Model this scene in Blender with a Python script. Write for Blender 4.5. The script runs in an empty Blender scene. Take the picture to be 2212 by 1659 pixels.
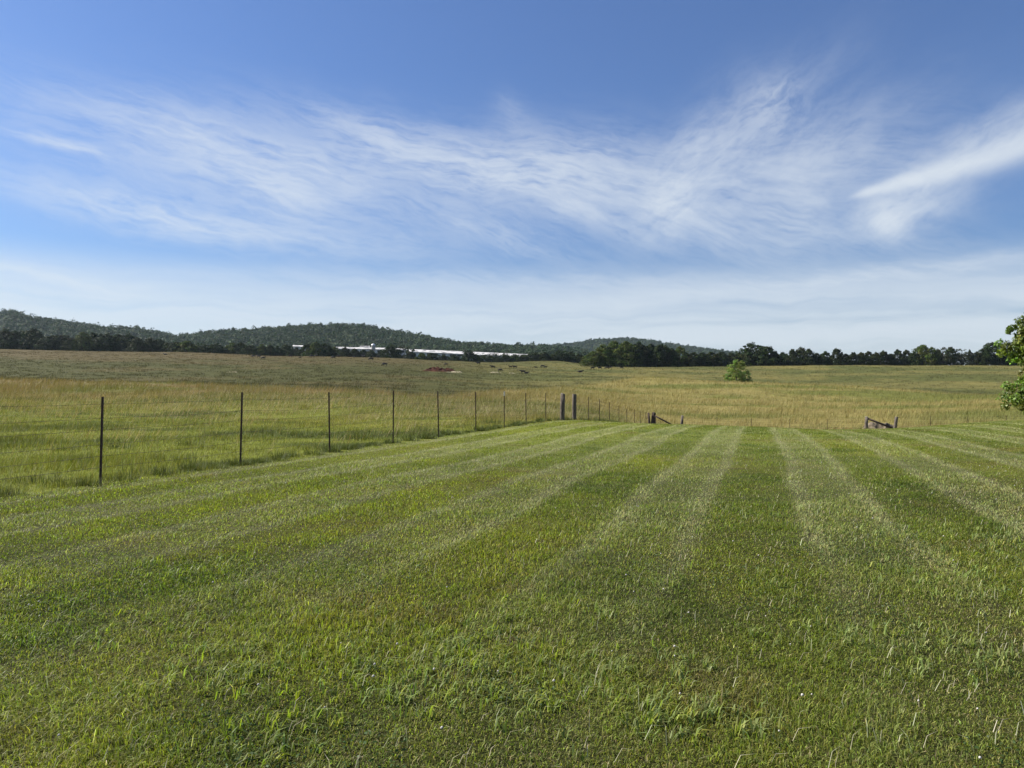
import bpy, bmesh, math, random
import numpy as np
from mathutils import Vector, Matrix

random.seed(7)
rng = np.random.default_rng(11)
sc = bpy.context.scene
col = sc.collection
R = math.radians

# ------------------------------------------------------------------ camera
FPX = 2124.0                      # focal length in pixels of the 3000 px wide photograph
EYE = 1.5
PITCH = math.atan(25 / FPX)
cam_d = bpy.data.cameras.new('camera')
cam = bpy.data.objects.new('camera', cam_d)
col.objects.link(cam)
cam.location = (0, 0, EYE)
cam.rotation_euler = (math.pi / 2 + PITCH, 0, 0)
cam_d.sensor_width = 36
cam_d.lens = 36 * FPX / 3000
cam_d.clip_start = 0.05
cam_d.clip_end = 30000
sc.camera = cam

# ------------------------------------------------------------------ light
SUN_EL, SUN_AZ = R(39), R(-72)    # azimuth from +Y (the view) towards +X
SUN_STRENGTH = 5.0
SKY_STRENGTH = 0.054
SKY_TINT = (.50, .67, 1.02)
CLOUD = (6.7, 7.25, 7.8)
sc.view_settings.view_transform = 'Standard'
sc.view_settings.look = 'None'
sc.view_settings.gamma = 1
sc.view_settings.exposure = 1.06
sc.cycles.max_bounces = 6
sc.cycles.transparent_max_bounces = 8
sc.cycles.volume_bounces = 0

sd = bpy.data.lights.new('sun', 'SUN')
sd.energy = SUN_STRENGTH
sd.angle = R(0.53)
sd.color = (1.0, 0.94, 0.84)
sun = bpy.data.objects.new('sun', sd)
col.objects.link(sun)
sun_dir = Vector((math.sin(SUN_AZ) * math.cos(SUN_EL), math.cos(SUN_AZ) * math.cos(SUN_EL), math.sin(SUN_EL)))
sun.rotation_euler = sun_dir.to_track_quat('Z', 'Y').to_euler()
sun.location = sun_dir * 50


class X:
    """a node socket with arithmetic"""
    def __init__(s, nt, v): s.nt, s.v = nt, v
    def _m(s, op, *a):
        n = s.nt.nodes.new('ShaderNodeMath'); n.operation = op
        for i, q in enumerate((s,) + a):
            q = q.v if isinstance(q, X) else q
            if isinstance(q, (int, float)): n.inputs[i].default_value = q
            else: s.nt.links.new(q, n.inputs[i])
        return X(s.nt, n.outputs[0])
    def __add__(s, o): return s._m('ADD', o)
    def __radd__(s, o): return s._m('ADD', o)
    def __sub__(s, o): return s._m('SUBTRACT', o)
    def __mul__(s, o): return s._m('MULTIPLY', o)
    def __rmul__(s, o): return s._m('MULTIPLY', o)
    def __truediv__(s, o): return s._m('DIVIDE', o)
    def f(s, op, *a): return s._m(op, *a)


w = bpy.data.worlds.new('World')
sc.world = w
w.use_nodes = True
nt = w.node_tree
for n in list(nt.nodes): nt.nodes.remove(n)
out = nt.nodes.new('ShaderNodeOutputWorld')
bg = nt.nodes.new('ShaderNodeBackground')
bg.inputs['Strength'].default_value = SKY_STRENGTH
sky = nt.nodes.new('ShaderNodeTexSky')
sky.sky_type = 'NISHITA'
sky.sun_disc = False
sky.sun_elevation = SUN_EL
sky.sun_rotation = SUN_AZ
sky.altitude = 200
sky.air_density = 1.35
sky.dust_density = 0.7
sky.ozone_density = 2.2
tc = nt.nodes.new('ShaderNodeTexCoord')
sp = nt.nodes.new('ShaderNodeSeparateXYZ')
nt.links.new(tc.outputs['Generated'], sp.inputs[0])
dx, dy, dz = (X(nt, sp.outputs[i]) for i in range(3))
az = dx.f('ARCTAN2', dy)
el = dz.f('ARCSINE')


def comb(a, b, c=0.0):
    n = nt.nodes.new('ShaderNodeCombineXYZ')
    for i, q in enumerate((a, b, c)):
        if isinstance(q, X): nt.links.new(q.v, n.inputs[i])
        else: n.inputs[i].default_value = q
    return n.outputs[0]


def wnoise(vec, scale, detail=6, rough=0.6, dist=0.0):
    n = nt.nodes.new('ShaderNodeTexNoise')
    n.inputs['Scale'].default_value = scale
    n.inputs['Detail'].default_value = detail
    n.inputs['Roughness'].default_value = rough
    n.inputs['Distortion'].default_value = dist
    nt.links.new(vec, n.inputs['Vector'])
    return X(nt, n.outputs[0])


def smooth(x, a, b):
    n = nt.nodes.new('ShaderNodeMapRange')
    n.interpolation_type = 'SMOOTHSTEP'
    n.inputs[1].default_value = a; n.inputs[2].default_value = b
    n.inputs[3].default_value = 0; n.inputs[4].default_value = 1
    nt.links.new(x.v, n.inputs[0])
    return X(nt, n.outputs[0])


def azel(px, py):
    u = (px - 1500) / FPX; v = (1150 - py) / FPX
    return math.atan(u), math.atan(v / math.sqrt(1 + u * u))


# cirrus: soft patches broken up by streaks that run at the angle of each bank
warp = wnoise(comb(az, el), 7.0, 4, 0.55) - 0.5
warp2 = wnoise(comb(az + 7.3, el), 7.0, 4, 0.55) - 0.5
azw = az + warp * 0.07
elw = el + warp2 * 0.045


def streaks(tilt, along, across, seed):
    t = R(tilt)
    p = azw * math.cos(t) - elw * math.sin(t)
    q = azw * math.sin(t) + elw * math.cos(t)
    a = wnoise(comb(p * along, q * across, seed), 1.0, 9, 0.62, 0.35)
    b = wnoise(comb(p * along * 3.1, q * across * 2.4, seed + 5), 1.0, 7, 0.68, 0.5)
    return smooth(a * 0.52 + b * 0.48, 0.34, 0.62)


puff = smooth(wnoise(comb(azw, elw * 1.6, 9.0), 8.0, 8, 0.60, 0.2), 0.30, 0.70)
TEX = {0: streaks(9, 7.0, 52.0, 1.0), 1: streaks(-24, 13.0, 34.0, 13.0), 2: streaks(24, 8.0, 56.0, 27.0)}


TEX[3] = TEX[1] * 0.25 + 0.55


def blob(px, py, rx, ry, tilt, amp, warped=True):
    """an elongated soft patch of cirrus (angles on the sky)"""
    a0, e0 = azel(px, py)
    k = 1 / FPX
    t = R(tilt)
    A = (azw if warped else az) - a0
    E = (elw if warped else el) - e0
    p = A * math.cos(t) - E * math.sin(t)
    q = A * math.sin(t) + E * math.cos(t)
    p = p / (rx * k); q = q / (ry * k)
    g = (p * p + q * q) * -1.0
    return g.f('EXPONENT') * amp


BL = {0: [  # px, py, rx, ry, tilt (down to the right), strength
    (520, 440, 460, 95, 6, .45), (800, 500, 300, 90, 8, .60), (430, 625, 330, 44, 6, .80), (900, 690, 450, 55, 5, .42),
    (175, 424, 90, 12, 8, .85), (560, 380, 300, 45, 8, .28), (1250, 450, 420, 80, 8, .55), (1550, 510, 420, 85, 8, .70), (1720, 470, 260, 95, 0, .45),
    (120, 797, 280, 20, 7, .75), (2500, 815, 620, 24, -3, .55), (1500, 830, 900, 34, 0, .40), (2350, 520, 330, 110, -4, .50), (1100, 385, 170, 40, 14, .40)],
  1: [
    (2130, 410, 260, 95, -28, .52), (2240, 320, 80, 60, -40, .50), (1980, 520, 200, 75, -50, .50), (1975, 605, 55, 60, -65, .65), (2340, 470, 260, 80, -20, .40),
    (2620, 640, 45, 60, -60, .75), (2700, 600, 130, 45, -10, .45), (2840, 440, 290, 46, -27, .70), (2290, 250, 60, 10, -8, .30)],
  3: [(2622, 645, 30, 48, -58, .42), (2680, 612, 95, 28, -16, .38)],
  2: [
    (850, 575, 110, 34, 24, .55), (1640, 600, 210, 24, 24, .60), (1420, 680, 250, 28, 18, .40), (2050, 660, 300, 60, 22, .40), (2330, 600, 70, 70, 40, .45), (1500, 330, 60, 36, 40, .30), (1500, 650, 800, 100, 4, .26), (2480, 680, 300, 50, 12, .25)]}
den = None
for k_, L_ in BL.items():
    g = None
    for b in L_:
        q = blob(*b)
        g = q if g is None else g + q
    g = g * (TEX[k_] * (0.60 if k_ == 1 else 0.70) + puff * (0.44 if k_ == 1 else 0.34) + 0.04)
    den = g if den is None else den + g
# the crisp tapered streak on the right, widening away from its tip
a0, e0 = azel(2485, 577)
As = az + warp * 0.02 - a0
Es = el + warp2 * 0.014 - e0
wt = R(-9)
wp = As * math.cos(wt) - Es * math.sin(wt)
wq = (As * math.sin(wt) + Es * math.cos(wt) - wp * wp * 0.10) / (wp.f('MAXIMUM', 0.0) * 0.070 + 0.0030)
den = den + (wq * wq * -1.0).f('EXPONENT') * smooth(wp, -0.004, 0.03) * (TEX[3] * 0.9 + 0.45) * 1.25
# low bands towards the horizon, with a thin blue gap
band_t = wnoise(comb(azw * 2.5, elw * 34.0, 21.0), 1.0, 7, 0.58, 0.3)
band = smooth(el, 0.185, 0.085) * (smooth(band_t, 0.30, 0.62) * 0.5 + 0.5) * 1.40
gap = blob(2500, 934, 900, 9, 0, .42, False)
den = den + band - gap + 0.02
den = (den.f('MAXIMUM', 0.0) * -1.12).f('EXPONENT') * -0.96 + 0.96
mixc = nt.nodes.new('ShaderNodeMix'); mixc.data_type = 'RGBA'
nt.links.new(den.v, mixc.inputs[0])
tint = nt.nodes.new('ShaderNodeMix'); tint.data_type = 'RGBA'; tint.blend_type = 'MULTIPLY'
tint.inputs[0].default_value = 1.0
tint.inputs[7].default_value = (*SKY_TINT, 1)
nt.links.new(sky.outputs[0], tint.inputs[6])
nt.links.new(tint.outputs[2], mixc.inputs[6])
mixc.inputs[7].default_value = (*CLOUD, 1)
nt.links.new(mixc.outputs[2], bg.inputs['Color'])
nt.links.new(bg.outputs[0], out.inputs[0])


# ------------------------------------------------------------------ helpers
def tag(o, label=None, cat=None, group=None, kind=None):
    if label: o['label'] = label
    if cat: o['category'] = cat
    if group: o['group'] = group
    if kind: o['kind'] = kind
    return o


def empty(name, loc=(0, 0, 0), rz=0.0):
    o = bpy.data.objects.new(name, None)
    o.empty_display_size = 0.3
    o.location = loc
    o.rotation_euler = (0, 0, rz)
    col.objects.link(o)
    return o


def link(name, me, mat=None, parent=None):
    o = bpy.data.objects.new(name, me)
    if mat is not None and not me.materials: me.materials.append(mat)
    col.objects.link(o)
    if parent is not None: o.parent = parent
    return o


def np_mesh(name, V, F, C=None, smooth_=False):
    me = bpy.data.meshes.new(name)
    V = np.ascontiguousarray(V, np.float32); F = np.ascontiguousarray(F, np.int32)
    n, m, k = len(V), len(F), F.shape[1]
    me.vertices.add(n); me.vertices.foreach_set('co', V.ravel())
    me.loops.add(m * k); me.loops.foreach_set('vertex_index', F.ravel())
    me.polygons.add(m)
    me.polygons.foreach_set('loop_start', np.arange(0, m * k, k, dtype=np.int32))
    if smooth_: me.polygons.foreach_set('use_smooth', np.ones(m, bool))
    else: me.polygons.foreach_set('use_smooth', np.zeros(m, bool))
    me.update(calc_edges=True)
    if C is not None:
        a = me.attributes.new('Col', 'FLOAT_COLOR', 'POINT')
        cc = np.ones((n, 4), np.float32); cc[:, :3] = C
        a.data.foreach_set('color', cc.ravel())
    return me


def hash2(ix, iy, seed):
    h = (ix.astype(np.int64) * 374761393 + iy.astype(np.int64) * 668265263 + seed * 982451653) & 0x7fffffff
    h = ((h ^ (h >> 13)) * 1274126177) & 0x7fffffff
    h = h ^ (h >> 16)
    return (h & 0xffff) / 65535.0


def vnoise(x, y, scale, seed=0):
    x = np.asarray(x, float) / scale; y = np.asarray(y, float) / scale
    ix = np.floor(x); iy = np.floor(y); fx = x - ix; fy = y - iy
    fx = fx * fx * (3 - 2 * fx); fy = fy * fy * (3 - 2 * fy)
    a = hash2(ix, iy, seed); b = hash2(ix + 1, iy, seed)
    c = hash2(ix, iy + 1, seed); d = hash2(ix + 1, iy + 1, seed)
    return (a * (1 - fx) + b * fx) * (1 - fy) + (c * (1 - fx) + d * fx) * fy


def fbm(x, y, scale, seed=0, oct=4):
    s = 0; a = 0.5; t = 0
    for i in range(oct):
        s = s + a * vnoise(x, y, scale / 2 ** i, seed + i * 17); t += a; a *= 0.55
    return s / t


def sstep(x, a, b):
    t = np.clip((np.asarray(x, float) - a) / (b - a), 0, 1)
    return t * t * (3 - 2 * t)


def pchip(xs, ys, x):
    xs = np.asarray(xs, float); ys = np.asarray(ys, float)
    h = np.diff(xs); dl = np.diff(ys) / h
    m = np.zeros(len(xs))
    for i in range(1, len(xs) - 1):
        if dl[i - 1] * dl[i] > 0:
            w1 = 2 * h[i] + h[i - 1]; w2 = h[i] + 2 * h[i - 1]
            m[i] = (w1 + w2) / (w1 / dl[i - 1] + w2 / dl[i])
    m[0] = dl[0]; m[-1] = dl[-1]
    x = np.clip(x, xs[0], xs[-1])
    i = np.clip(np.searchsorted(xs, x) - 1, 0, len(xs) - 2)
    t = (x - xs[i]) / h[i]
    return ((1 + 2 * t) * (1 - t) ** 2 * ys[i] + t * (1 - t) ** 2 * h[i] * m[i]
            + t * t * (3 - 2 * t) * ys[i + 1] + t * t * (t - 1) * h[i] * m[i + 1])


# ------------------------------------------------------------------ terrain
def Y(d, y): return (d, EYE + (1150 - y) / FPX * d)


F0 = [(0, 0), (12, 0), (25, 0)]
T = [(600, 24), (800, 34), (1000, 48), (1500, 60), (6000, 60)]
TR = [(600, 8), (800, 12), (1000, 20), (1500, 40), (6000, 55)]
PROF = {
    -900: F0 + [(40, .1), Y(80, 1150), Y(140, 1100), Y(200, 1080), Y(300, 1045), Y(400, 1025), Y(430, 1023), (470, 27)] + T,
    0: F0 + [(40, .1), Y(80, 1150), Y(125, 1112), (145, 4.3), Y(200, 1087), Y(300, 1052), Y(400, 1030), Y(430, 1027), (470, 26)] + T,
    500: F0 + [(40, .05), Y(75, 1152), Y(110, 1123), (130, 3.2), Y(200, 1092), Y(300, 1058), Y(400, 1035), Y(430, 1032), (470, 25)] + T,
    1000: F0 + [(40, .0), (55, .6), Y(80, 1146), (100, 2.1), Y(150, 1117), Y(250, 1081), Y(330, 1056), Y(385, 1046), (430, 20.5), (470, 20)] + T,
    1300: F0 + [(40, .0), (60, .3), Y(90, 1160), Y(150, 1126), Y(250, 1093), Y(330, 1071), Y(400, 1058), (440, 19), (470, 18.5)] + T,
    1600: F0 + [(36, .0), (45, -.15), (60, -.2), Y(80, 1172), Y(150, 1135), Y(250, 1101), Y(330, 1081), Y(390, 1068), Y(450, 1058), (480, 20.5)] + T,
    1900: F0 + [(34, -.02), (37, -.09), (45, -.42), (60, -1.25), (70, -1.9), (78, -1.95), (100, -1.1), Y(150, 1163), Y(200, 1119), Y(225, 1106), (245, 6.0), Y(300, 1092), Y(380, 1076), (410, 14.8), (470, 10)] + TR,
    2200: F0 + [(32, -.02), (36, -.16), (45, -.58), (60, -1.7), (70, -2.5), (78, -2.6), (100, -1.6), Y(150, 1170), Y(200, 1124), (225, 4.0), Y(300, 1096), Y(380, 1075), (410, 14.5), (470, 8)] + TR,
    2500: F0 + [(30, -.08), (34, -.24), (40, -.52), (50, -1.08), (60, -1.7), (70, -2.35), (78, -2.5), (100, -1.8), Y(150, 1174), Y(193, 1132), (220, 3.0), Y(300, 1095), Y(380, 1071), (410, 15.2), (470, 8)] + TR,
    3000: F0 + [(36, .0), (45, -.25), (60, -1.35), (70, -2.0), (78, -2.2), (100, -1.4), Y(130, 1185), Y(170, 1155), (195, 1.0), Y(280, 1105), Y(380, 1072), (410, 15.2), (470, 8)] + TR,
    3900: F0 + [(36, .0), (45, -.25), (60, -1.35), (70, -2.0), (78, -2.2), (100, -1.4), Y(130, 1180), Y(170, 1153), (195, 1.2), Y(280, 1105), Y(380, 1072), (410, 15.2), (470, 8)] + TR,
}
RIDGE_A = [(-900, 895), (0, 912), (30, 905), (100, 925), (200, 938), (300, 953), (400, 957), (470, 971), (520, 983), (560, 977), (620, 968),
           (700, 964), (800, 956), (870, 951), (930, 947), (1000, 946), (1070, 949), (1110, 959), (1180, 971), (1250, 983),
           (1350, 1004), (1400, 1004), (1440, 1009), (1500, 1012), (1600, 1012), (1700, 1025), (1800, 1050), (2000, 1080), (3900, 1100)]
RIDGE_B = [(-900, 1060), (1000, 1060), (1300, 1035), (1500, 1018), (1600, 1009), (1680, 1000), (1750, 989), (1830, 985), (1900, 990), (1950, 1000),
           (2000, 1008), (2100, 1020), (2170, 1030), (2300, 1045), (2600, 1062), (3900, 1075)]
DA, DB = 1500.0, 2500.0
LD = np.linspace(math.log(2.0), math.log(6000), 900)
PXC = np.linspace(-900, 3900, 481)
_d = np.exp(LD)
_tab = np.array([pchip([q[0] for q in PROF[k]], [q[1] for q in PROF[k]], _d) for k in sorted(PROF)])
_ks = np.array(sorted(PROF), float)
ZT = np.array([pchip(_ks, _tab[:, j], PXC) for j in range(len(_d))]).T      # [col, d]
for _ in range(2):                                                     # soften sideways
    ZT[1:-1] = (ZT[:-2] + 2 * ZT[1:-1] + ZT[2:]) / 4
ra = np.interp(PXC, *zip(*RIDGE_A)); rb = np.interp(PXC, *zip(*RIDGE_B))
ca = EYE + (1150 - ra) / FPX * DA - 10.5
cb = EYE + (1150 - rb) / FPX * DB - 10.5


def hillshape(d, c, foot, top, back):
    return np.where(d < top, sstep(d, foot, top * 1.02) , 1 - sstep(d, top, back))


for c, (foot, top, back) in ((ca, (900, DA, 2200)), (cb, (1700, DB, 3600))):
    hs = hillshape(_d, c, foot, top, back)
    hs = hs / hs.max()
    ZT = np.maximum(ZT, ZT + (c[:, None] - ZT) * hs[None, :])


def pxd(x, y):
    a = np.clip(np.arctan2(x, y), -0.845, 0.845)
    r = np.hypot(x, y)
    return 1500 + FPX * np.tan(a), r * np.cos(a)


def z_at(x, y):
    x = np.asarray(x, float); y = np.asarray(y, float)
    px, d = pxd(x, y)
    i = np.clip((px - PXC[0]) / (PXC[1] - PXC[0]), 0, len(PXC) - 1.001)
    j = np.clip((np.log(np.maximum(d, 2.001)) - LD[0]) / (LD[1] - LD[0]), 0, len(LD) - 1.001)
    i0 = i.astype(int); j0 = j.astype(int); fi = i - i0; fj = j - j0
    z = (ZT[i0, j0] * (1 - fi) * (1 - fj) + ZT[i0 + 1, j0] * fi * (1 - fj)
         + ZT[i0, j0 + 1] * (1 - fi) * fj + ZT[i0 + 1, j0 + 1] * fi * fj)
    return z + (fbm(x, y, 14, 5, 3) - .5) * np.clip((d - 8) * .01, 0, .45) + (fbm(x, y, 60, 9, 2) - .5) * np.clip((d - 60) * .012, 0, 1.4)


def zz(x, y): return float(z_at(np.array([x]), np.array([y]))[0])


def ray(px, py):
    u = (px - 1500) / FPX; v = (1125 - py) / FPX
    c, s = math.cos(PITCH), math.sin(PITCH)
    dyy = c - v * s; dzz = s + v * c
    return u / dyy, dzz / dyy       # per metre of depth


def at_d(px, d):
    u, _ = ray(px, 1150)
    return u * d, d


def at_px(px, py, lo=3.0, hi=700.0):
    u, v = ray(px, py)
    ds = np.exp(np.linspace(math.log(lo), math.log(hi), 4000))
    g = z_at(u * ds, ds) - (EYE + v * ds)
    k = np.argmax(g >= 0) if (g >= 0).any() else len(ds) - 1
    d = ds[k]
    return u * d, d, zz(u * d, d)


def z_px(py, d, px=1500): return EYE + ray(px, py)[1] * d


# the fence line along the lawn
FP0 = np.array([-6.75, 11.9]); FDIR = np.array([10.35, 30.1]); FDIR = FDIR / np.hypot(*FDIR)
FN = np.array([FDIR[1], -FDIR[0]])


def fence_s(x, y): return (x - FP0[0]) * FN[0] + (y - FP0[1]) * FN[1]


BACK_D = 69.5


def lawn_mask(x, y):
    s = fence_s(x, y) + (fbm(x, y, 1.3, 31, 2) - .5) * .5
    b = BACK_D - 2.2 - y + (fbm(x, y, 1.7, 33, 2) - .5) * 1.0
    return sstep(s, -.05, .2) * sstep(b, -.2, .3)


S_CAM = float(fence_s(0.0, 0.0))


def stripe(x, y):
    """1 in a pass mown away from the house, 0 in a pass mown back; wheel lines brighter"""
    q = fence_s(x, y) - S_CAM + (fbm(x, y, 4.2, 41, 3) - .5) * .40
    ph = ((q + 1.25) / 2.2 + .5) % 1.0 - .5            # 0 at the middle of a light pass
    a = np.abs(ph) * 2.2
    light = 1 - sstep(a, .45, .62)
    edge = np.exp(-((a - .46) / .14) ** 2)
    far = sstep(y, 3.5, 9)
    return (light * .48 + edge * .76) * (.15 + .85 * far)


def C3(*a): return np.array(a, float)


def mixc3(a, b, t):
    t = np.asarray(t)[:, None]
    return a * (1 - t) + b * t


def lawn_color(x, y):
    n1 = fbm(x, y, 1.1, 51, 4); n2 = fbm(x, y, 3.2, 57, 3); n3 = fbm(x, y, .55, 63, 3)
    c = np.tile(C3(.146, .177, .040), (len(x), 1))
    c = mixc3(c, C3(.208, .226, .042), sstep(n2, .48, .75) * .7)
    c = mixc3(c, C3(.074, .112, .024), sstep(n1, .52, .75) * .6)
    c = mixc3(c, C3(.188, .212, .034), sstep(fence_s(x, y), 7, 1) * .6)
    c = mixc3(c, C3(.165, .135, .055), sstep(n3 * .5 + fbm(x, y, 1.9, 71, 2) * .5, .58, .76) * .55)
    st = stripe(x, y)
    c = mixc3(c, C3(.250, .266, .112), np.clip(st, 0, 1) * .64) * C3(1.10, 1.05, 1.10)  # sheen of the leaning mown blades painted in as a paler colour
    c = mixc3(c, c * .90, sstep(y, 8, 26))
    return c


BORD = ([-900, 0, 500, 1000, 1300, 1600, 1900, 2200, 2500, 3000, 3900], [140, 127, 112, 82, 90, 150, 226, 203, 194, 172, 172])


def pasture_color(x, y):
    px, d = pxd(x, y)
    bd = np.interp(px, *BORD)
    n1 = fbm(x, y, 9, 81, 4); n2 = fbm(x, y, 28, 83, 4); n3 = fbm(x * .45, y, 2.2, 87, 3); n4 = fbm(x * .3, y, 14, 91, 3)
    green = C3(.134, .152, .022)
    c = np.tile(green, (len(x), 1))
    c = mixc3(c, C3(.066, .085, .016), sstep(n3, .47, .66) * .85)
    c = mixc3(c, C3(.175, .175, .030), sstep(n1, .5, .72) * .6)
    tan = mixc3(np.tile(C3(.176, .138, .060), (len(x), 1)), C3(.136, .126, .040), sstep(n3, .45, .65) * .8)
    tan = mixc3(tan, C3(.225, .195, .062), sstep(px, 1100, 1900) * .7)
    tan = mixc3(tan, C3(.112, .124, .028), sstep(n4, .50, .66) * .85)
    t = sstep(d + (n1 - .5) * 26, np.interp(px, [0, 900, 1500], [46, 40, 34]), np.interp(px, [0, 900, 1500], [84, 70, 60]))
    t = np.maximum(t, sstep(px, 1300, 1650) * sstep(d, 34, 46))
    c = mixc3(c, tan, t)
    # beyond the tall grass: grazed pasture
    gl = mixc3(np.tile(C3(.058, .060, .018), (len(x), 1)), C3(.082, .072, .026), sstep(n2, .45, .68))
    gl = mixc3(gl, C3(.092, .070, .030), sstep(d + (n2 - .5) * 120, 250, 360) * sstep(px, 1500, 900) * .8)
    gr = mixc3(np.tile(C3(.132, .122, .040), (len(x), 1)), C3(.078, .086, .026), sstep(n4, .42, .62) * .9)
    gr = mixc3(gr, C3(.165, .142, .046), sstep(n2, .5, .68) * .6)
    g = mixc3(gl, gr, sstep(px, 1150, 1800))
    b = sstep(d + (n1 - .5) * bd * .06, bd * .985, bd * 1.02)
    c = mixc3(c, g, b)
    c = mixc3(c, C3(.070, .076, .024), np.exp(-((d - bd * 1.10) / (bd * .06)) ** 2) * .35)
    c = mixc3(c, C3(.150, .150, .045), sstep(px, 2600, 2750) * np.exp(-((d - 88) / 9.0) ** 2) * .7)
    return c


def ground_grid():
    a1 = np.linspace(-.80, .80, 560)
    a2 = np.linspace(.80, 2 * math.pi - .80, 120)[1:-1]
    ang = np.concatenate([a1, a2])
    r = np.concatenate([[.3], np.exp(np.linspace(math.log(.8), math.log(4200), 600))])
    A, RR = np.meshgrid(ang, r)
    x = (np.sin(A) * RR).ravel(); y = (np.cos(A) * RR).ravel()
    z = z_at(x, y)
    nA, nR = len(ang), len(r)
    i, j = np.meshgrid(np.arange(nR - 1), np.arange(nA), indexing='ij')
    i = i.ravel(); j = j.ravel(); jn = (j + 1) % nA
    F = np.stack([i * nA + j, i * nA + jn, (i + 1) * nA + jn, (i + 1) * nA + j], 1)
    V = np.stack([x, y, z], 1)
    lm = lawn_mask(x, y)
    lc = lawn_color(x, y) * mixc3(np.ones((len(x), 3)) * C3(.20, .19, .24), C3(.85, .85, .9), sstep(y, 5, 30))  # near turf darkened: shade between the blades painted into its colour
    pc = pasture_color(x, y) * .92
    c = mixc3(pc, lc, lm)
    _, d = pxd(x, y)
    c = mixc3(c, C3(.035, .045, .018), sstep(d, 470, 620))
    V = np.vstack([V, [[0, 0, z_at(np.array([0.]), np.array([.1]))[0]]]])
    c = np.vstack([c, c[:1]])
    k = len(V) - 1
    me = np_mesh('ground', V, F, c, True)
    bm = bmesh.new(); bm.from_mesh(me); bm.verts.ensure_lookup_table()
    for q in range(nA): bm.faces.new((bm.verts[k], bm.verts[(q + 1) % nA], bm.verts[q]))
    bm.to_mesh(me); bm.free()
    return me


# ------------------------------------------------------------------ materials
def new_mat(name):
    m = bpy.data.materials.new(name); m.use_nodes = True
    nt = m.node_tree
    for n in list(nt.nodes): nt.nodes.remove(n)
    return m, nt


def N(nt, t, **kw):
    n = nt.nodes.new(t)
    for k, v in kw.items():
        if k.startswith('i_'): n.inputs[k[2:].replace('_', ' ')].default_value = v
        else: setattr(n, k, v)
    return n


def leaf_mat(name, rough=.5, spec=.3, trans=.3, tcol=(1.25, 1.25, .6), use_attr=True, base=None):
    m, nt = new_mat(name)
    o = N(nt, 'ShaderNodeOutputMaterial')
    p = N(nt, 'ShaderNodeBsdfPrincipled'); p.inputs['Roughness'].default_value = rough
    p.inputs['Specular IOR Level'].default_value = spec
    t = N(nt, 'ShaderNodeBsdfTranslucent')
    mx = N(nt, 'ShaderNodeMixShader'); mx.inputs[0].default_value = trans
    at = N(nt, 'ShaderNodeAttribute', attribute_name='Col')
    vm = N(nt, 'ShaderNodeVectorMath', operation='MULTIPLY'); vm.inputs[1].default_value = tcol
    nt.links.new(at.outputs['Color'], p.inputs['Base Color'])
    nt.links.new(at.outputs['Color'], vm.inputs[0])
    nt.links.new(vm.outputs[0], t.inputs['Color'])
    nt.links.new(p.outputs[0], mx.inputs[1]); nt.links.new(t.outputs[0], mx.inputs[2])
    nt.links.new(mx.outputs[0], o.inputs[0])
    return m


def noisy_mat(name, c1, c2, scale=8, rough=.8, bump=.3, stretch=(1, 1, 1), spec=.2, detail=6, dist=.01, metal=0.0, lo=.35, hi=.65):
    m, nt = new_mat(name)
    o = N(nt, 'ShaderNodeOutputMaterial')
    p = N(nt, 'ShaderNodeBsdfPrincipled'); p.inputs['Roughness'].default_value = rough
    p.inputs['Specular IOR Level'].default_value = spec; p.inputs['Metallic'].default_value = metal
    tc = N(nt, 'ShaderNodeTexCoord'); mp = N(nt, 'ShaderNodeMapping'); mp.inputs['Scale'].default_value = stretch
    ns = N(nt, 'ShaderNodeTexNoise'); ns.inputs['Scale'].default_value = scale; ns.inputs['Detail'].default_value = detail
    cr = N(nt, 'ShaderNodeValToRGB')
    cr.color_ramp.elements[0].position = lo; cr.color_ramp.elements[1].position = hi
    cr.color_ramp.elements[0].color = (*c1, 1); cr.color_ramp.elements[1].color = (*c2, 1)
    bp = N(nt, 'ShaderNodeBump'); bp.inputs['Strength'].default_value = bump; bp.inputs['Distance'].default_value = dist
    nt.links.new(tc.outputs['Object'], mp.inputs[0]); nt.links.new(mp.outputs[0], ns.inputs['Vector'])
    nt.links.new(ns.outputs[0], cr.inputs[0]); nt.links.new(cr.outputs[0], p.inputs['Base Color'])
    nt.links.new(ns.outputs[0], bp.inputs['Height']); nt.links.new(bp.outputs[0], p.inputs['Normal'])
    nt.links.new(p.outputs[0], o.inputs[0])
    return m


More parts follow.
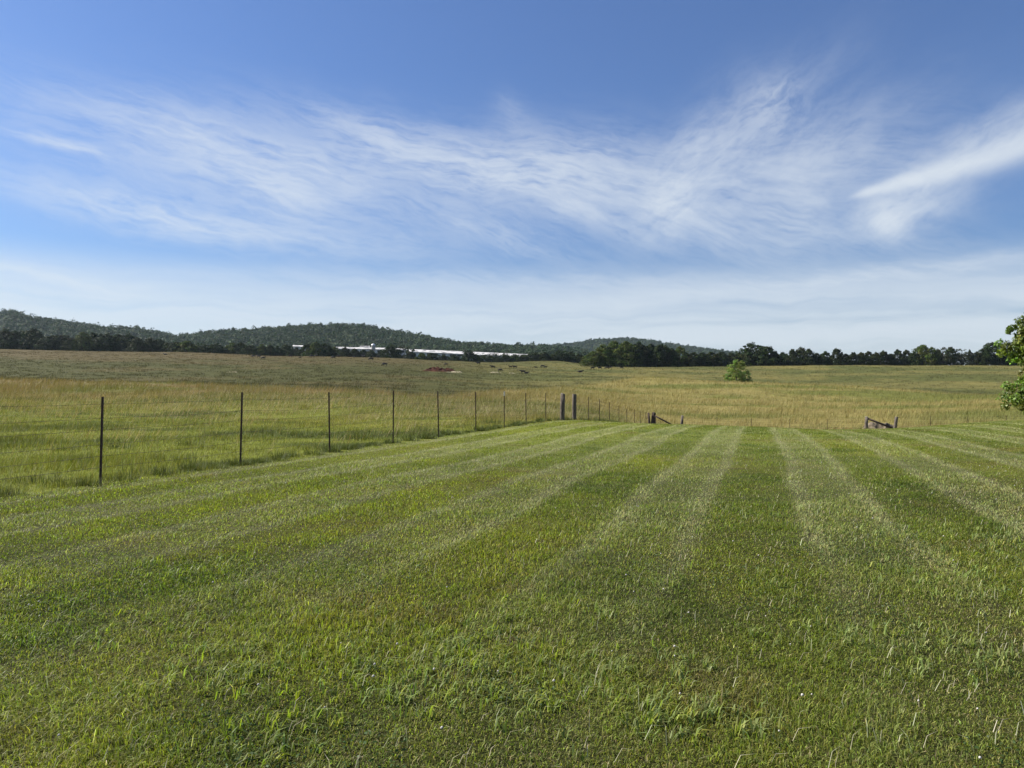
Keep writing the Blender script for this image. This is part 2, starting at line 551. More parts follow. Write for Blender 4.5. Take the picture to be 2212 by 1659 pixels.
def ground_mat():
    m, nt = new_mat('ground_turf')
    o = N(nt, 'ShaderNodeOutputMaterial')
    p = N(nt, 'ShaderNodeBsdfPrincipled'); p.inputs['Roughness'].default_value = .95
    p.inputs['Specular IOR Level'].default_value = .05
    at = N(nt, 'ShaderNodeAttribute', attribute_name='Col')
    tc = N(nt, 'ShaderNodeTexCoord')
    fac = None
    for s, dt in ((18, 5), (1.7, 6), (.35, 5)):
        ns = N(nt, 'ShaderNodeTexNoise'); ns.inputs['Scale'].default_value = s; ns.inputs['Detail'].default_value = dt
        ns.inputs['Roughness'].default_value = .7
        nt.links.new(tc.outputs['Object'], ns.inputs['Vector'])
        mr = N(nt, 'ShaderNodeMapRange'); mr.inputs[1].default_value = .3; mr.inputs[2].default_value = .7
        mr.inputs[3].default_value = .72; mr.inputs[4].default_value = 1.28
        nt.links.new(ns.outputs[0], mr.inputs[0])
        if fac is None: fac = mr.outputs[0]
        else:
            q = N(nt, 'ShaderNodeMath', operation='MULTIPLY'); nt.links.new(fac, q.inputs[0]); nt.links.new(mr.outputs[0], q.inputs[1]); fac = q.outputs[0]
    vm = N(nt, 'ShaderNodeVectorMath', operation='SCALE'); nt.links.new(at.outputs['Color'], vm.inputs[0]); nt.links.new(fac, vm.inputs['Scale'])
    nt.links.new(vm.outputs[0], p.inputs['Base Color'])
    nb = N(nt, 'ShaderNodeTexNoise'); nb.inputs['Scale'].default_value = 2.2; nb.inputs['Detail'].default_value = 8; nb.inputs['Roughness'].default_value = .7
    nt.links.new(tc.outputs['Object'], nb.inputs['Vector'])
    bp = N(nt, 'ShaderNodeBump'); bp.inputs['Strength'].default_value = .7; bp.inputs['Distance'].default_value = .12
    nt.links.new(nb.outputs[0], bp.inputs['Height']); nt.links.new(bp.outputs[0], p.inputs['Normal'])
    nt.links.new(p.outputs[0], o.inputs[0])
    return m


M = {}
M['ground'] = ground_mat()
M['grass'] = leaf_mat('grass_blade', .48, .16, .38, (1.1, 1.3, .35))
M['dry'] = leaf_mat('pasture_blade', .6, .15, .30, (1.15, 1.1, .7))
M['leaf'] = leaf_mat('tree_leaf', .5, .30, .22, (1.4, 1.5, .5))
M['farleaf'] = leaf_mat('far_leaf', .7, .12, .12, (1.3, 1.4, .5))
M['bark'] = noisy_mat('bark', (.035, .028, .022), (.11, .09, .07), 12, .9, .6, (1, 1, .2))
M['tpost'] = noisy_mat('rusty_steel', (.030, .020, .017), (.085, .040, .026), 14, .62, .3, (1, 1, .5), .4)
M['tip'] = noisy_mat('white_paint_worn', (.45, .43, .38), (.72, .70, .64), 30, .6, .2)
M['wire'] = noisy_mat('rusty_wire', (.045, .032, .025), (.10, .07, .05), 20, .6, .1)
M['wood'] = noisy_mat('weathered_wood', (.042, .036, .032), (.17, .14, .11), 9, .85, .6, (5, 5, .5), .2, 8, .01)
M['woodd'] = noisy_mat('dark_old_wood', (.035, .026, .022), (.12, .088, .07), 9, .9, .8, (5, 5, .5), .15, 8, .015)
M['cut'] = noisy_mat('sawn_wood_end', (.42, .38, .32), (.62, .58, .52), 22, .8, .3)
M['cow'] = noisy_mat('black_hide', (.008, .007, .007), (.018, .015, .014), 5, .65, .1, spec=.25)
M['cowp'] = noisy_mat('pale_patched_hide', (.012, .011, .010), (.50, .44, .38), 1.1, .7, .1, lo=.50, hi=.54)
M['red'] = noisy_mat('red_clay', (.048, .020, .013), (.098, .037, .023), .8, .95, 1.0, (1, 1, 1.5), .1, 8, .25)
M['cream'] = noisy_mat('pale_limestone', (.10, .09, .045), (.42, .37, .25), 1.6, .9, .8, (1, 1, 1), .1, 8, .15)
M['mound'] = noisy_mat('dead_grass_earth', (.070, .058, .042), (.19, .155, .11), 3.5, .95, 1.0, (1, 1, 1), .1, 9, .1)
M['whitemetal'] = noisy_mat('white_sheet_roof', (.12, .11, .10), (.56, .54, .51), .20, .55, .1, (1, .4, .4), .3, 9, .02, 0, .38, .52)
M['whitewall'] = noisy_mat('pale_sheet_wall', (.35, .35, .34), (.62, .62, .60), .6, .6, .1)
M['concrete'] = noisy_mat('silo_concrete', (.22, .20, .18), (.36, .34, .31), 1.2, .85, .3)
M['dome'] = noisy_mat('galvanised_dome', (.50, .50, .50), (.72, .72, .72), 2, .4, .1, spec=.5, metal=.3)
M['dark'] = noisy_mat('dark_opening', (.012, .012, .014), (.03, .03, .03), 2, .8, .1)
M['flower'] = noisy_mat('clover_white', (.35, .32, .28), (.60, .57, .52), 300, .8, .1)

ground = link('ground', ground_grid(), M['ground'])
tag(ground, kind='structure')


# ------------------------------------------------------------------ grass
def blades(P, h, wd, laz, lean, face, C, seg2=True, tipw=.0):
    n = len(P)
    dirv = np.stack([np.sin(laz), np.cos(laz)], 1)
    wv = np.stack([np.sin(face), np.cos(face), np.zeros(n)], 1) * (wd / 2)[:, None]

    def pt(f, a):
        q = P.copy()
        q[:, :2] += dirv * (np.sin(a) * h * f)[:, None]
        q[:, 2] += np.cos(a) * h * f
        return q
    tip = pt(1.0, lean)
    if seg2:
        mid = pt(.52, lean * .45)
        V = np.stack([P - wv, P + wv, mid - wv * .85, mid + wv * .85, tip], 1).reshape(-1, 3)
        b = (np.arange(n) * 5)[:, None]
        F = np.concatenate([b + [0, 1, 3], b + [0, 3, 2], b + [2, 3, 4]], 0)
        CC = np.repeat(C, 5, 0)
    else:
        V = np.stack([P - wv, P + wv, tip], 1).reshape(-1, 3)
        F = (np.arange(n) * 3)[:, None] + np.array([[0, 1, 2]])
        CC = np.repeat(C, 3, 0)
    return V, F, CC


def merge(parts):
    V, F, C, k = [], [], [], 0
    for v, f, c in parts:
        V.append(v); F.append(f + k); C.append(c); k += len(v)
    return np.vstack(V), np.vstack(F), np.vstack(C)


def wedge_points(n, d0, d1, umax, power):
    """points in the wedge seen from the house, density ~ d**-power per square metre"""
    e = 2 - power
    q = rng.random(n)
    d = (d0 ** e + q * (d1 ** e - d0 ** e)) ** (1 / e) if abs(e) > 1e-6 else d0 * (d1 / d0) ** q
    u = rng.uniform(-umax, umax, n)
    return u * d, d


SDIR = math.atan2(FDIR[0], FDIR[1])


def jit(C, v=.22, hue=.08):
    n = len(C)
    k = np.exp(rng.normal(0, v, n))[:, None]
    hsh = np.exp(rng.normal(0, hue, (n, 3)))
    return np.clip(C * k * hsh, .004, .8)


# --- mown lawn
def build_lawn():
    x, y = wedge_points(1450000, 2.1, 70, .86, 1.55)
    lm = lawn_mask(x, y)
    keep = (rng.random(len(x)) < lm)
    x, y = x[keep], y[keep]
    n = len(x)
    c = lawn_color(x, y)
    st = stripe(x, y)
    hn = fbm(x, y, .5, 101, 3); hb = fbm(x, y, 2.3, 103, 2)
    h = (.027 + .022 * sstep(hn, .4, .75) + .016 * sstep(hb, .45, .7)) * rng.uniform(.6, 1.35, n)
    wd = .0033 * np.maximum(1, y / 3) ** .62 * rng.uniform(.7, 1.4, n)
    h = h * np.maximum(1, y / 12) ** .12
    dirn = np.where(rng.random(n) < .25 + .6 * np.clip(st, 0, 1), SDIR, SDIR + math.pi)
    sw = fbm(x, y, .8, 105, 2)
    laz = dirn + rng.normal(0, .75, n) + (sw - .5) * 3.0
    lean = np.clip(rng.normal(.85, .33, n) + .12 * st, .05, 1.45)
    face = laz + math.pi / 2 + rng.normal(0, .5, n)
    P = np.stack([x, y, z_at(x, y) - .004], 1)
    dead = rng.random(n) < .05 + .15 * sstep(hn, .55, .35)
    c = jit(c, .36, .08)
    c[dead] = jit(np.tile(C3(.25, .22, .11), (dead.sum(), 1)), .3, .05)
    near = y < 13
    A = blades(P[near], h[near], wd[near], laz[near], lean[near], face[near], c[near], True)
    f = ~near
    B = blades(P[f], h[f], wd[f], laz[f], lean[f] * .8, face[f], c[f], False)
    V, F, C = merge([A, B])
    o = link('lawn_grass', np_mesh('lawn_grass', V, F, C), M['grass'])
    tag(o, 'short mown lawn grass with pale and dark stripes', 'grass', kind='stuff')


build_lawn()


# --- broad bladed weeds and clumps in the lawn, dry stalks
def build_weeds():
    spots = []
    for (px, py, rad, k) in [(1300, 1900, .50, 46), (1480, 1880, .4, 30), (1230, 2000, .35, 34), (1430, 2020, .40, 44), (1620, 1790, .35, 20), (1850, 1960, .35, 28),
                             (2060, 2120, .28, 30), (1950, 2060, .25, 16), (560, 1660, .4, 16), (560, 1690, .3, 10), (690, 1930, .30, 18), (820, 2170, .22, 16), (300, 1850, .4, 14),
                             (880, 2010, .3, 12), (2720, 1560, .7, 24), (2900, 1600, .6, 22), (2650, 1680, .5, 22), (2400, 1880, .3, 12), (2650, 1880, .35, 18),
                             (2850, 1960, .3, 14), (2150, 1500, .6, 20), (480, 2000, .25, 12), (120, 1800, .4, 12), (1100, 1800, .35, 10), (2930, 1730, .5, 16), (2100, 1690, .5, 10), (620, 2000, .2, 10)]:
        gx, gy, _ = at_px(px, py, 2.2, 60)
        for _ in range(int(k * 1.7)):
            a = rng.uniform(0, 6.28); r = rad * math.sqrt(rng.random())
            spots.append((gx + r * math.cos(a) * 1.35, gy + r * math.sin(a)))
    n0 = 800
    x, y = wedge_points(n0, 2.3, 26, .8, 1.5)
    k = (fbm(x, y, 1.6, 201, 2) > .5) & (lawn_mask(x, y) > .9)
    S = np.vstack([np.array(spots), np.stack([x[k], y[k]], 1)])
    per = rng.integers(3, 8, len(S))
    idx = np.repeat(np.arange(len(S)), per)
    n = len(idx)
    x = S[idx, 0] + rng.normal(0, .018, n); y = S[idx, 1] + rng.normal(0, .018, n)
    h = rng.uniform(.040, .110, n) * rng.uniform(.8, 1.15, len(S))[idx]
    wd = rng.uniform(.005, .0105, n) * np.maximum(1, y / 6) ** .4
    laz = rng.normal(SDIR + .5, 1.25, n)
    lean = np.clip(rng.normal(.95, .38, n), .1, 1.5)
    face = laz + math.pi / 2 + rng.normal(0, .35, n)
    base = np.where((rng.random(len(S)) < .2)[idx][:, None], C3(.23, .26, .045), C3(.180, .215, .068))
    A = blades(np.stack([x, y, z_at(x, y)], 1), h, wd, laz, lean, face, jit(base, .2, .06), True)
    # thin dry stalks
    n = 2600
    x, y = wedge_points(n, 2.3, 30, .8, 1.5)
    k = lawn_mask(x, y) > .9; x, y = x[k], y[k]; n = len(x)
    laz = rng.normal(SDIR + .6, .9, n)
    B = blades(np.stack([x, y, z_at(x, y) + .02], 1), rng.uniform(.05, .13, n), rng.uniform(.002, .0035, n) * np.maximum(1, y / 5) ** .4, laz,
               np.clip(rng.normal(1.05, .3, n), .2, 1.5), laz + 1.57, jit(np.tile(C3(.42, .40, .28), (n, 1)), .25, .04), True)
    # small round leaves of clover close to the ground
    n = 15000
    x, y = wedge_points(n, 2.1, 9, .8, 1.2)
    k = (fbm(x, y, 1.0, 211, 3) > .54) & (lawn_mask(x, y) > .9); x, y = x[k], y[k]; n = len(x)
    laz = rng.uniform(0, 6.28, n)
    Cc = blades(np.stack([x, y, z_at(x, y) + rng.uniform(.012, .035, n)], 1), rng.uniform(.010, .018, n), rng.uniform(.010, .017, n), laz,
                rng.uniform(1.0, 1.75, n), laz + 1.57, jit(np.tile(C3(.060, .098, .030), (n, 1)), .2, .06), True)
    V, F, C = merge([A, B, Cc])
    o = link('lawn_weeds', np_mesh('lawn_weeds', V, F, C), M['grass'])
    tag(o, 'broad bladed weeds, clover leaves and dry stalks in the lawn', 'weeds', kind='stuff')


build_weeds()


def build_clover():
    bm = bmesh.new(); bmesh.ops.create_icosphere(bm, subdivisions=2, radius=1)
    v0 = np.array([v.co[:] for v in bm.verts]); f0 = np.array([[q.index for q in f.verts] for f in bm.faces]); bm.free()
    v0 = v0 * (1 + rng.normal(0, .12, (len(v0), 1)))
    x, y = wedge_points(300, 2.4, 22, .8, 1.35)
    k = (fbm(x, y, 1.3, 221, 3) > .47) & (lawn_mask(x, y) > .9); x, y = x[k], y[k]; n = len(x)
    r = rng.uniform(.0038, .0072, n) * np.maximum(1, y / 7) ** .3
    z = z_at(x, y) + rng.uniform(.045, .075, n)
    V = (v0[None] * r[:, None, None] * np.array([1, 1, .85]) + np.stack([x, y, z], 1)[:, None]).reshape(-1, 3)
    F = (f0[None] + (np.arange(n) * len(v0))[:, None, None]).reshape(-1, 3)
    o = link('clover_flowers', np_mesh('clover_flowers', V, F, None, True), M['flower'])
    tag(o, 'tiny white clover heads dotted through the lawn', 'flowers', kind='stuff')


build_clover()


# --- pasture beyond the fence
CLUMPS = [(222, 1353, .34, .24), (520, 1350, .75, .26), (100, 1410, .5, .2), (340, 1315, .45, .22), (60, 1310, .5, .2), (640, 1280, .4, .22), (770, 1270, .5, .22), (1060, 1288, .8, .36),
          (950, 1275, .5, .22), (1240, 1262, .6, .26), (420, 1390, .5, .2), (560, 1305, .4, .2), (1440, 1240, .7, .28), (880, 1280, .6, .2), (200, 1320, .5, .2), (1600, 1225, .7, .4), (160, 1420, .6, .22), (700, 1360, .4, .2)]


def build_pasture():
    parts = []
    # near rough green sward
    x, y = wedge_points(760000, 7.5, 75, .9, 1.35)
    k = rng.random(len(x)) > lawn_mask(x, y); x, y = x[k], y[k]; n = len(x)
    c = pasture_color(x, y)
    hn = fbm(x, y, 1.6, 301, 3)
    t = np.maximum(sstep(y, 42, 75), sstep(pxd(x, y)[0], 1300, 1650) * sstep(y, 34, 46))
    h = (.075 + .13 * sstep(hn, .42, .75)) * rng.uniform(.6, 1.4, n) * (1 + 1.5 * t)
    wd = .0045 * np.maximum(1, y / 8) ** .75 * rng.uniform(.7, 1.4, n)
    laz = rng.normal(SDIR + .9, 1.1, n); lean = np.clip(rng.normal(.5, .3, n), .03, 1.2)
    P = np.stack([x, y, z_at(x, y) - .01], 1)
    parts.append(blades(P, h, wd, laz, lean, laz + 1.57 + rng.normal(0, .6, n), jit(c, .36, .09), False))
    # tall pale stalks with seed heads
    x, y = wedge_points(90000, 8.5, 75, .9, .9)
    px, d = pxd(x, y)
    pr = .03 + .97 * np.maximum(sstep(d + (fbm(x, y, 5, 311, 3) - .5) * 34, 30, 66), .45 * sstep(fbm(x, y, 4, 313, 3), .56, .66) * sstep(d, 14, 22))
    k = (rng.random(len(x)) < pr * (1 - lawn_mask(x, y))) & (fence_s(x, y) < -.8) | ((lawn_mask(x, y) < .02) & (y > BACK_D))
    x, y = x[k], y[k]; n = len(x)
    h = rng.uniform(.28, .62, n); wd = .005 * np.maximum(1, y / 9) ** .8 * rng.uniform(.7, 1.3, n)
    laz = rng.normal(1.4, .5, n); lean = np.clip(rng.normal(.42, .2, n), .05, 1.0)
    parts.append(blades(np.stack([x, y, z_at(x, y) - .01], 1), h, wd, laz, lean, laz + 1.57 + rng.normal(0, .6, n), jit(np.tile(C3(.27, .225, .115), (n, 1)), .22, .05), False))
    # dark tussocks and rank grass under the fence
    cx, cy, ch, cr = [], [], [], []
    for (px, py, rad, hh) in CLUMPS:
        gx, gy, _ = at_px(px, py, 6, 70)
        cx.append(gx); cy.append(gy); ch.append(hh); cr.append(rad)
    for s in np.arange(-3, 62, .42):
        q = FP0 + FDIR * (s + rng.normal(0, .15)) - FN * abs(rng.normal(.05, .12))
        if rng.random() < .75: cx.append(q[0]); cy.append(q[1]); ch.append(rng.uniform(.10, .26)); cr.append(rng.uniform(.12, .3))
    for q in np.arange(8, 62, .6):
        if rng.random() < .8 and not 32.5 < q < 37.2: cx.append(q + rng.normal(0, .2)); cy.append(BACK_D - rng.uniform(-.6, 1.9)); ch.append(rng.uniform(.3, .6)); cr.append(rng.uniform(.25, .5))
    k_ = 150
    cx, cy, ch, cr = map(np.array, (cx, cy, ch, cr))
    idx = np.repeat(np.arange(len(cx)), k_); n = len(idx)
    a = rng.uniform(0, 6.28, n); rr = np.sqrt(rng.random(n)) * cr[idx]
    x = cx[idx] + np.cos(a) * rr; y = cy[idx] + np.sin(a) * rr * .8
    h = ch[idx] * rng.uniform(.5, 1.25, n); wd = .006 * np.maximum(1, y / 9) ** .7 * rng.uniform(.7, 1.4, n)
    laz = a * 0 + np.arctan2(np.cos(a), np.sin(a)) + rng.normal(0, .5, n)
    cc = np.where((y > 55)[:, None], C3(.33, .26, .12), C3(.070, .090, .026))
    parts.append(blades(np.stack([x, y, z_at(x, y) - .01], 1), h, wd, laz, np.clip(rng.normal(.45, .25, n), .02, 1.2), laz + 1.57, jit(cc, .28, .08), False))
    V, F, C = merge(parts)
    o = link('pasture_grass', np_mesh('pasture_grass', V, F, C), M['dry'])
    tag(o, 'rough green and tan pasture grass behind the wire fence', 'grass', kind='stuff')
    # far slopes
    x, y = wedge_points(820000, 72, 470, .82, 1.45)
    k = lawn_mask(x, y) < .05; x, y = x[k], y[k]; n = len(x)
    px, d = pxd(x, y)
    bd = np.interp(px, *BORD)
    tall = 1 - sstep(d, bd * .98, bd * 1.03)
    c = pasture_color(x, y)
    cl = sstep(fbm(x, y, 2.6, 321, 3), .44, .66)
    keep = rng.random(n) < tall * (.5 + .5 * cl) + (1 - tall) * (.12 + .88 * cl)
    x, y, tall, c, cl = x[keep], y[keep], tall[keep], c[keep], cl[keep]; n = len(x)
    h = (.12 + .30 * cl + (.22 + .12 * cl) * tall) * rng.uniform(.55, 1.4, n)
    c = c * (1 - (.30 * cl * (1 - tall)))[:, None]; wd = .030 * (y / 72) ** .95 * rng.uniform(.6, 1.5, n)
    laz = rng.normal(1.4, .7, n); lean = np.clip(rng.normal(.45, .25, n), .02, 1.1)
    V, F, C = blades(np.stack([x, y, z_at(x, y) - .02], 1), h, wd, laz, lean, laz + 1.57 + rng.normal(0, .8, n), jit(c * 1.04, .16, .05), False)
    o = link('hayfield_grass', np_mesh('hayfield_grass', V, F, C), M['dry'])
    tag(o, 'tall tan hay grass and grazed olive pasture on the far slopes', 'grass', kind='stuff')


build_pasture()


# ------------------------------------------------------------------ small mesh builder
class MB:
    def __init__(s): s.bm = bmesh.new()

    def box(s, c, size, rot=None):
        g = bmesh.ops.create_cube(s.bm, size=1.0)
        m = Matrix.Translation(c) @ (rot or Matrix.Identity(4)) @ Matrix.Diagonal((*size, 1))
        bmesh.ops.transform(s.bm, matrix=m, verts=g['verts'])

    def tube(s, pts, radii, n=8, cap=True, wob=0.0):
        rings = []
        for i, (p, r) in enumerate(zip(pts, radii)):
            p = Vector(p)
            a = Vector(pts[max(i - 1, 0)]); b = Vector(pts[min(i + 1, len(pts) - 1)])
            t = (b - a).normalized()
            u = t.orthogonal().normalized() if abs(t.z) < .9 else (Vector((1, 0, 0)) - t * t.x).normalized()
            v = t.cross(u)
            ring = []
            for k in range(n):
                q = 2 * math.pi * k / n
                rr = r * (1 + random.uniform(-wob, wob))
                ring.append(s.bm.verts.new(p + u * math.cos(q) * rr + v * math.sin(q) * rr))
            rings.append(ring)
        for r0, r1 in zip(rings, rings[1:]):
            for k in range(n):
                s.bm.faces.new((r0[k], r0[(k + 1) % n], r1[(k + 1) % n], r1[k]))
        if cap:
            s.bm.faces.new(list(reversed(rings[0]))); s.bm.faces.new(rings[-1])

    def prism(s, outline, z0, z1, tr=None):
        a = [s.bm.verts.new((x, y, z0)) for x, y in outline]; b = [s.bm.verts.new((x, y, z1)) for x, y in outline]
        n = len(a)
        for k in range(n): s.bm.faces.new((a[k], a[(k + 1) % n], b[(k + 1) % n], b[k]))
        s.bm.faces.new(list(reversed(a))); s.bm.faces.new(b)
        if tr is not None: bmesh.ops.transform(s.bm, matrix=tr, verts=a + b)

    def poly(s, pts, faces):
        v = [s.bm.verts.new(p) for p in pts]
        for f in faces: s.bm.faces.new([v[i] for i in f])

    def build(s, name, mat, parent=None, smooth_=False):
        me = bpy.data.meshes.new(name)
        bmesh.ops.recalc_face_normals(s.bm, faces=s.bm.faces)
        s.bm.to_mesh(me); s.bm.free()
        if smooth_:
            for p in me.polygons: p.use_smooth = True
        return link(name, me, mat, parent)


# ------------------------------------------------------------------ fences
def tpost_mesh(h):
    mb = MB()
    o = [(-.019, -.004), (.019, -.004), (.019, .002), (.004, .002), (.004, .030), (-.004, .030), (-.004, .002), (-.019, .002)]
    mb.prism(o, -.25, h)
    z = .22
    while z < h - .02:
        mb.box((0, -.0065, z), (.010, .006, .016)); z += .055
    return mb


TP = {}


def tpost(parent, x, y, top_z, lean_x, lean_y=0.0, rz=0.0, pale=False):
    z0 = zz(x, y)
    h = top_z - z0
    key = round(h / .04)
    if key not in TP: TP[key] = None
    if TP[key] is None:
        o = tpost_mesh(key * .04).build('post', M['tpost'], parent); TP[key] = o.data
    else:
        o = link('post', TP[key], None, parent)
    o.location = (x, y, z0)
    o.rotation_euler = (lean_y, lean_x, rz)
    if pale:
        mb = MB(); mb.box((0, .006, key * .04 - .09), (.044, .052, .19))
        t = mb.build('tip', M['tip'], o)
    return o


def wires(parent, pts_list, heights, sag=.02, r=.0036):
    """pts_list: (x, y, z_base, height scale, lean)"""
    for hh in heights:
        P, Rr = [], []
        for (a, b) in zip(pts_list, pts_list[1:]):
            for t in np.linspace(0, 1, 5)[:-1]:
                x = a[0] + (b[0] - a[0]) * t; y = a[1] + (b[1] - a[1]) * t
                z = (a[2] + a[3] * hh) * (1 - t) + (b[2] + b[3] * hh) * t - sag * 4 * t * (1 - t) * random.uniform(.5, 1.2)
                lx = a[4] * (1 - t) + b[4] * t
                P.append((x + math.tan(lx) * hh, y, z)); Rr.append(r)
        e = pts_list[-1]
        P.append((e[0] + math.tan(e[4]) * hh, e[1], e[2] + e[3] * hh)); Rr.append(r)
        mb = MB(); mb.tube(P, Rr, 4, True); mb.build('wire', M['wire'], parent)


def round_post(name, parent, x, y, top_z, rad, lean_x=0.0, mat='wood', cut=True, rough=.03, z_sink=.3, taper=.96):
    z0 = zz(x, y); h = top_z - z0
    mb = MB()
    zs = [-z_sink, 0, h * .3, h * .6, h - .012, h]
    rs = [rad, rad, rad * .99, rad * .975, rad * taper, rad * taper * .93]
    mb.tube([(random.uniform(-.004, .004), random.uniform(-.004, .004), q) for q in zs], rs, 18, True, rough)
    o = mb.build(name, M[mat], parent, True)
    o.location = (x, y, z0); o.rotation_euler = (0, lean_x, random.uniform(0, 6))
    o.rotation_euler = (0, lean_x, 0)
    if cut:
        mb = MB(); mb.tube([(0, 0, h - .002), (0, 0, h + .006)], [rad * taper * .90, rad * taper * .86], 18)
        mb.build('sawn_top', M['cut'], o)
    return o


HTS = [1.32, 1.085, .895, .66, .465, .28]
# section 1 along the lawn: (x bottom, y bottom, top x, top y) in photo pixels
near_posts = [(296, 1418, 312, 1160), (706, 1360, 722, 1150), (967, 1318, 981, 1150), (1153, 1288, 1161, 1142), (1286, 1267, 1296, 1146),
              (1395, 1256, 1399, 1147), (1478, 1247, 1478, 1146), (1542, 1238, 1545, 1150), (1600, 1233, 1604, 1152)]
f1 = tag(empty('wire_fence', (0, 0, 0)), 'rusty steel post and wire fence along the left edge of the mown lawn', 'fence')
pl = []
q0 = FP0 - FDIR * 3.5
for s in (7.2, 3.6):
    q = FP0 - FDIR * s
    tpost(f1, q[0], q[1], zz(*q) + 1.44, R(4)); pl.append((q[0], q[1], zz(*q), 1.44 / 1.45, R(4)))
for i, (bx, by, tx, ty) in enumerate(near_posts):
    u, _ = ray(bx, by)
    # intersect the column with the straight fence line
    t = (u * FP0[1] - FP0[0]) / (FDIR[0] - u * FDIR[1])
    q = FP0 + FDIR * t
    d = q[1]
    tz = z_px(ty, d, bx)
    lean = math.atan2((tx - bx), (by - ty))
    tpost(f1, q[0], q[1], tz, lean, 0, random.uniform(-.3, .3) + SDIR + 1.57, pale=(i == 6))
    pl.append((q[0], q[1], zz(*q), (tz - zz(*q)) / 1.45, lean))
u, _ = ray(1647, 1228); t = (u * FP0[1] - FP0[0]) / (FDIR[0] - u * FDIR[1]); g1 = FP0 + FDIR * t
u, _ = ray(1682, 1226); t = (u * FP0[1] - FP0[0]) / (FDIR[0] - u * FDIR[1]); g2 = FP0 + FDIR * t
wires(f1, pl + [(g1[0], g1[1], zz(*g1), 1.0, 0.0)], HTS)

gp = round_post('gate_post', None, g1[0], g1[1], z_px(1154, g1[1], 1647), .128, R(1.5), 'wood', True, .02)
tag(gp, 'thick weathered round gate post, left of the pair, ending the near wire fence', 'gate post', 'paired wooden gate posts in the fence line')
gp = round_post('gate_post', None, g2[0], g2[1], z_px(1155, g2[1], 1682), .128, R(.7), 'wood', True, .02)
tag(gp, 'thick weathered upright gate post, right of the pair, starting the descending fence', 'gate post', 'paired wooden gate posts in the fence line')

# section 2, dropping over the crest
far_posts = [(1725, 1163), (1757, 1170), (1786, 1179), (1814, 1188), (1837, 1197), (1859, 1198), (1876, 1203), (1893, 1207)]
f2 = tag(empty('wire_fence', (0, 0, 0)), 'thin steel post and wire fence descending behind the lawn from gate posts to corner', 'fence')
pl = [(g2[0], g2[1], zz(*g2), 1.0, 0.0)]
for (tx, ty) in far_posts:
    u, _ = ray(tx, ty); t = (u * FP0[1] - FP0[0]) / (FDIR[0] - u * FDIR[1]); q = FP0 + FDIR * t
    tz = z_px(ty, q[1], tx)
    tpost(f2, q[0], q[1], tz, R(1.2), 0, SDIR + 1.57); pl.append((q[0], q[1], zz(*q), (tz - zz(*q)) / 1.45, R(1.2)))
cu = at_d(1905, BACK_D + .6)
wires(f2, pl + [(cu[0], cu[1], zz(*cu), 1.0, 0.0)], HTS, .02, .005)

# corner assembly
cb_ = tag(empty('fence_corner', (cu[0], cu[1], zz(*cu))), 'dark split wooden corner posts with a diagonal brace rail at lawn edge', 'fence corner')


def corner_part(name, px, top, rad, lean, cut=False, rough=.12):
    x, y = at_d(px, BACK_D + .3)
    o = round_post(name, None, x, y, z_px(top, y, px), rad, lean, 'woodd', cut, rough)
    o.parent = cb_; o.location = Vector(o.location) - cb_.location
    return o


corner_part('post', 1903, 1209.5, .105, R(-4), False, .05)
corner_part('post', 1909, 1208, .135, R(7), False, .2)
corner_part('post', 1918, 1210.5, .115, R(-.5), False, .1)
a = at_d(1919, BACK_D); b = at_d(1966, BACK_D)
mb = MB(); mb.tube([(a[0], a[1], z_px(1218.5, a[1], 1919)), (b[0], b[1], z_px(1243.5, b[1], 1966))], [.075, .07], 10, True, .06)
o = mb.build('brace_rail', M['woodd'], None, True); o.parent = cb_; o.location = -Vector(cb_.location)
x, y = at_d(1995, BACK_D)
wp = round_post('wooden_post', None, x, y, z_px(1218.3, y, 1995), .13, R(5), 'wood', True, .03)
tag(wp, 'short thick wooden post with pale sawn top, alone right of the corner brace', 'post')

# back fence right of the corner
f3 = tag(empty('wire_fence', (0, 0, 0)), 'steel post fence tops showing along the back of the lawn, middle stretch', 'fence')
pl = [(x, y, zz(x, y), 1.0, 0.0)]
for (tx, ty) in [(2101, 1221.5), (2202, 1226), (2314, 1226.5), (2424, 1226.5)]:
    x, y = at_d(tx, BACK_D); tz = z_px(ty, y, tx)
    tpost(f3, x, y, tz, R(3), 0, 1.57); pl.append((x, y, zz(x, y), (tz - zz(x, y)) / 1.45, R(3)))
hx, hy = at_d(2536, BACK_D - .2)
wires(f3, pl + [(hx, hy, zz(hx, hy), 1.0, 0.0)], HTS, .02, .005)

hb_ = tag(empty('fence_brace', (hx, hy, zz(hx, hy))), 'two pale topped wooden posts joined by a slanting brace rail', 'fence brace')
for (px, top, rad, ln) in [(2537, 1221, .150, R(2)), (2620, 1221, .150, R(9))]:
    x, y = at_d(px, BACK_D - .2)
    o = round_post('post', None, x, y, z_px(top, y, px), rad, ln, 'wood', True, .03)
    o.parent = hb_; o.location = Vector(o.location) - hb_.location
a = at_d(2541, BACK_D - .25); b = at_d(2613, BACK_D - .25)
mb = MB(); mb.tube([(a[0], a[1], z_px(1226, a[1], 2541)), (b[0], b[1], z_px(1254, b[1], 2613))], [.095, .095], 10, True, .05)
o = mb.build('brace_rail', M['woodd'], None, True); o.parent = hb_; o.location = -Vector(hb_.location)

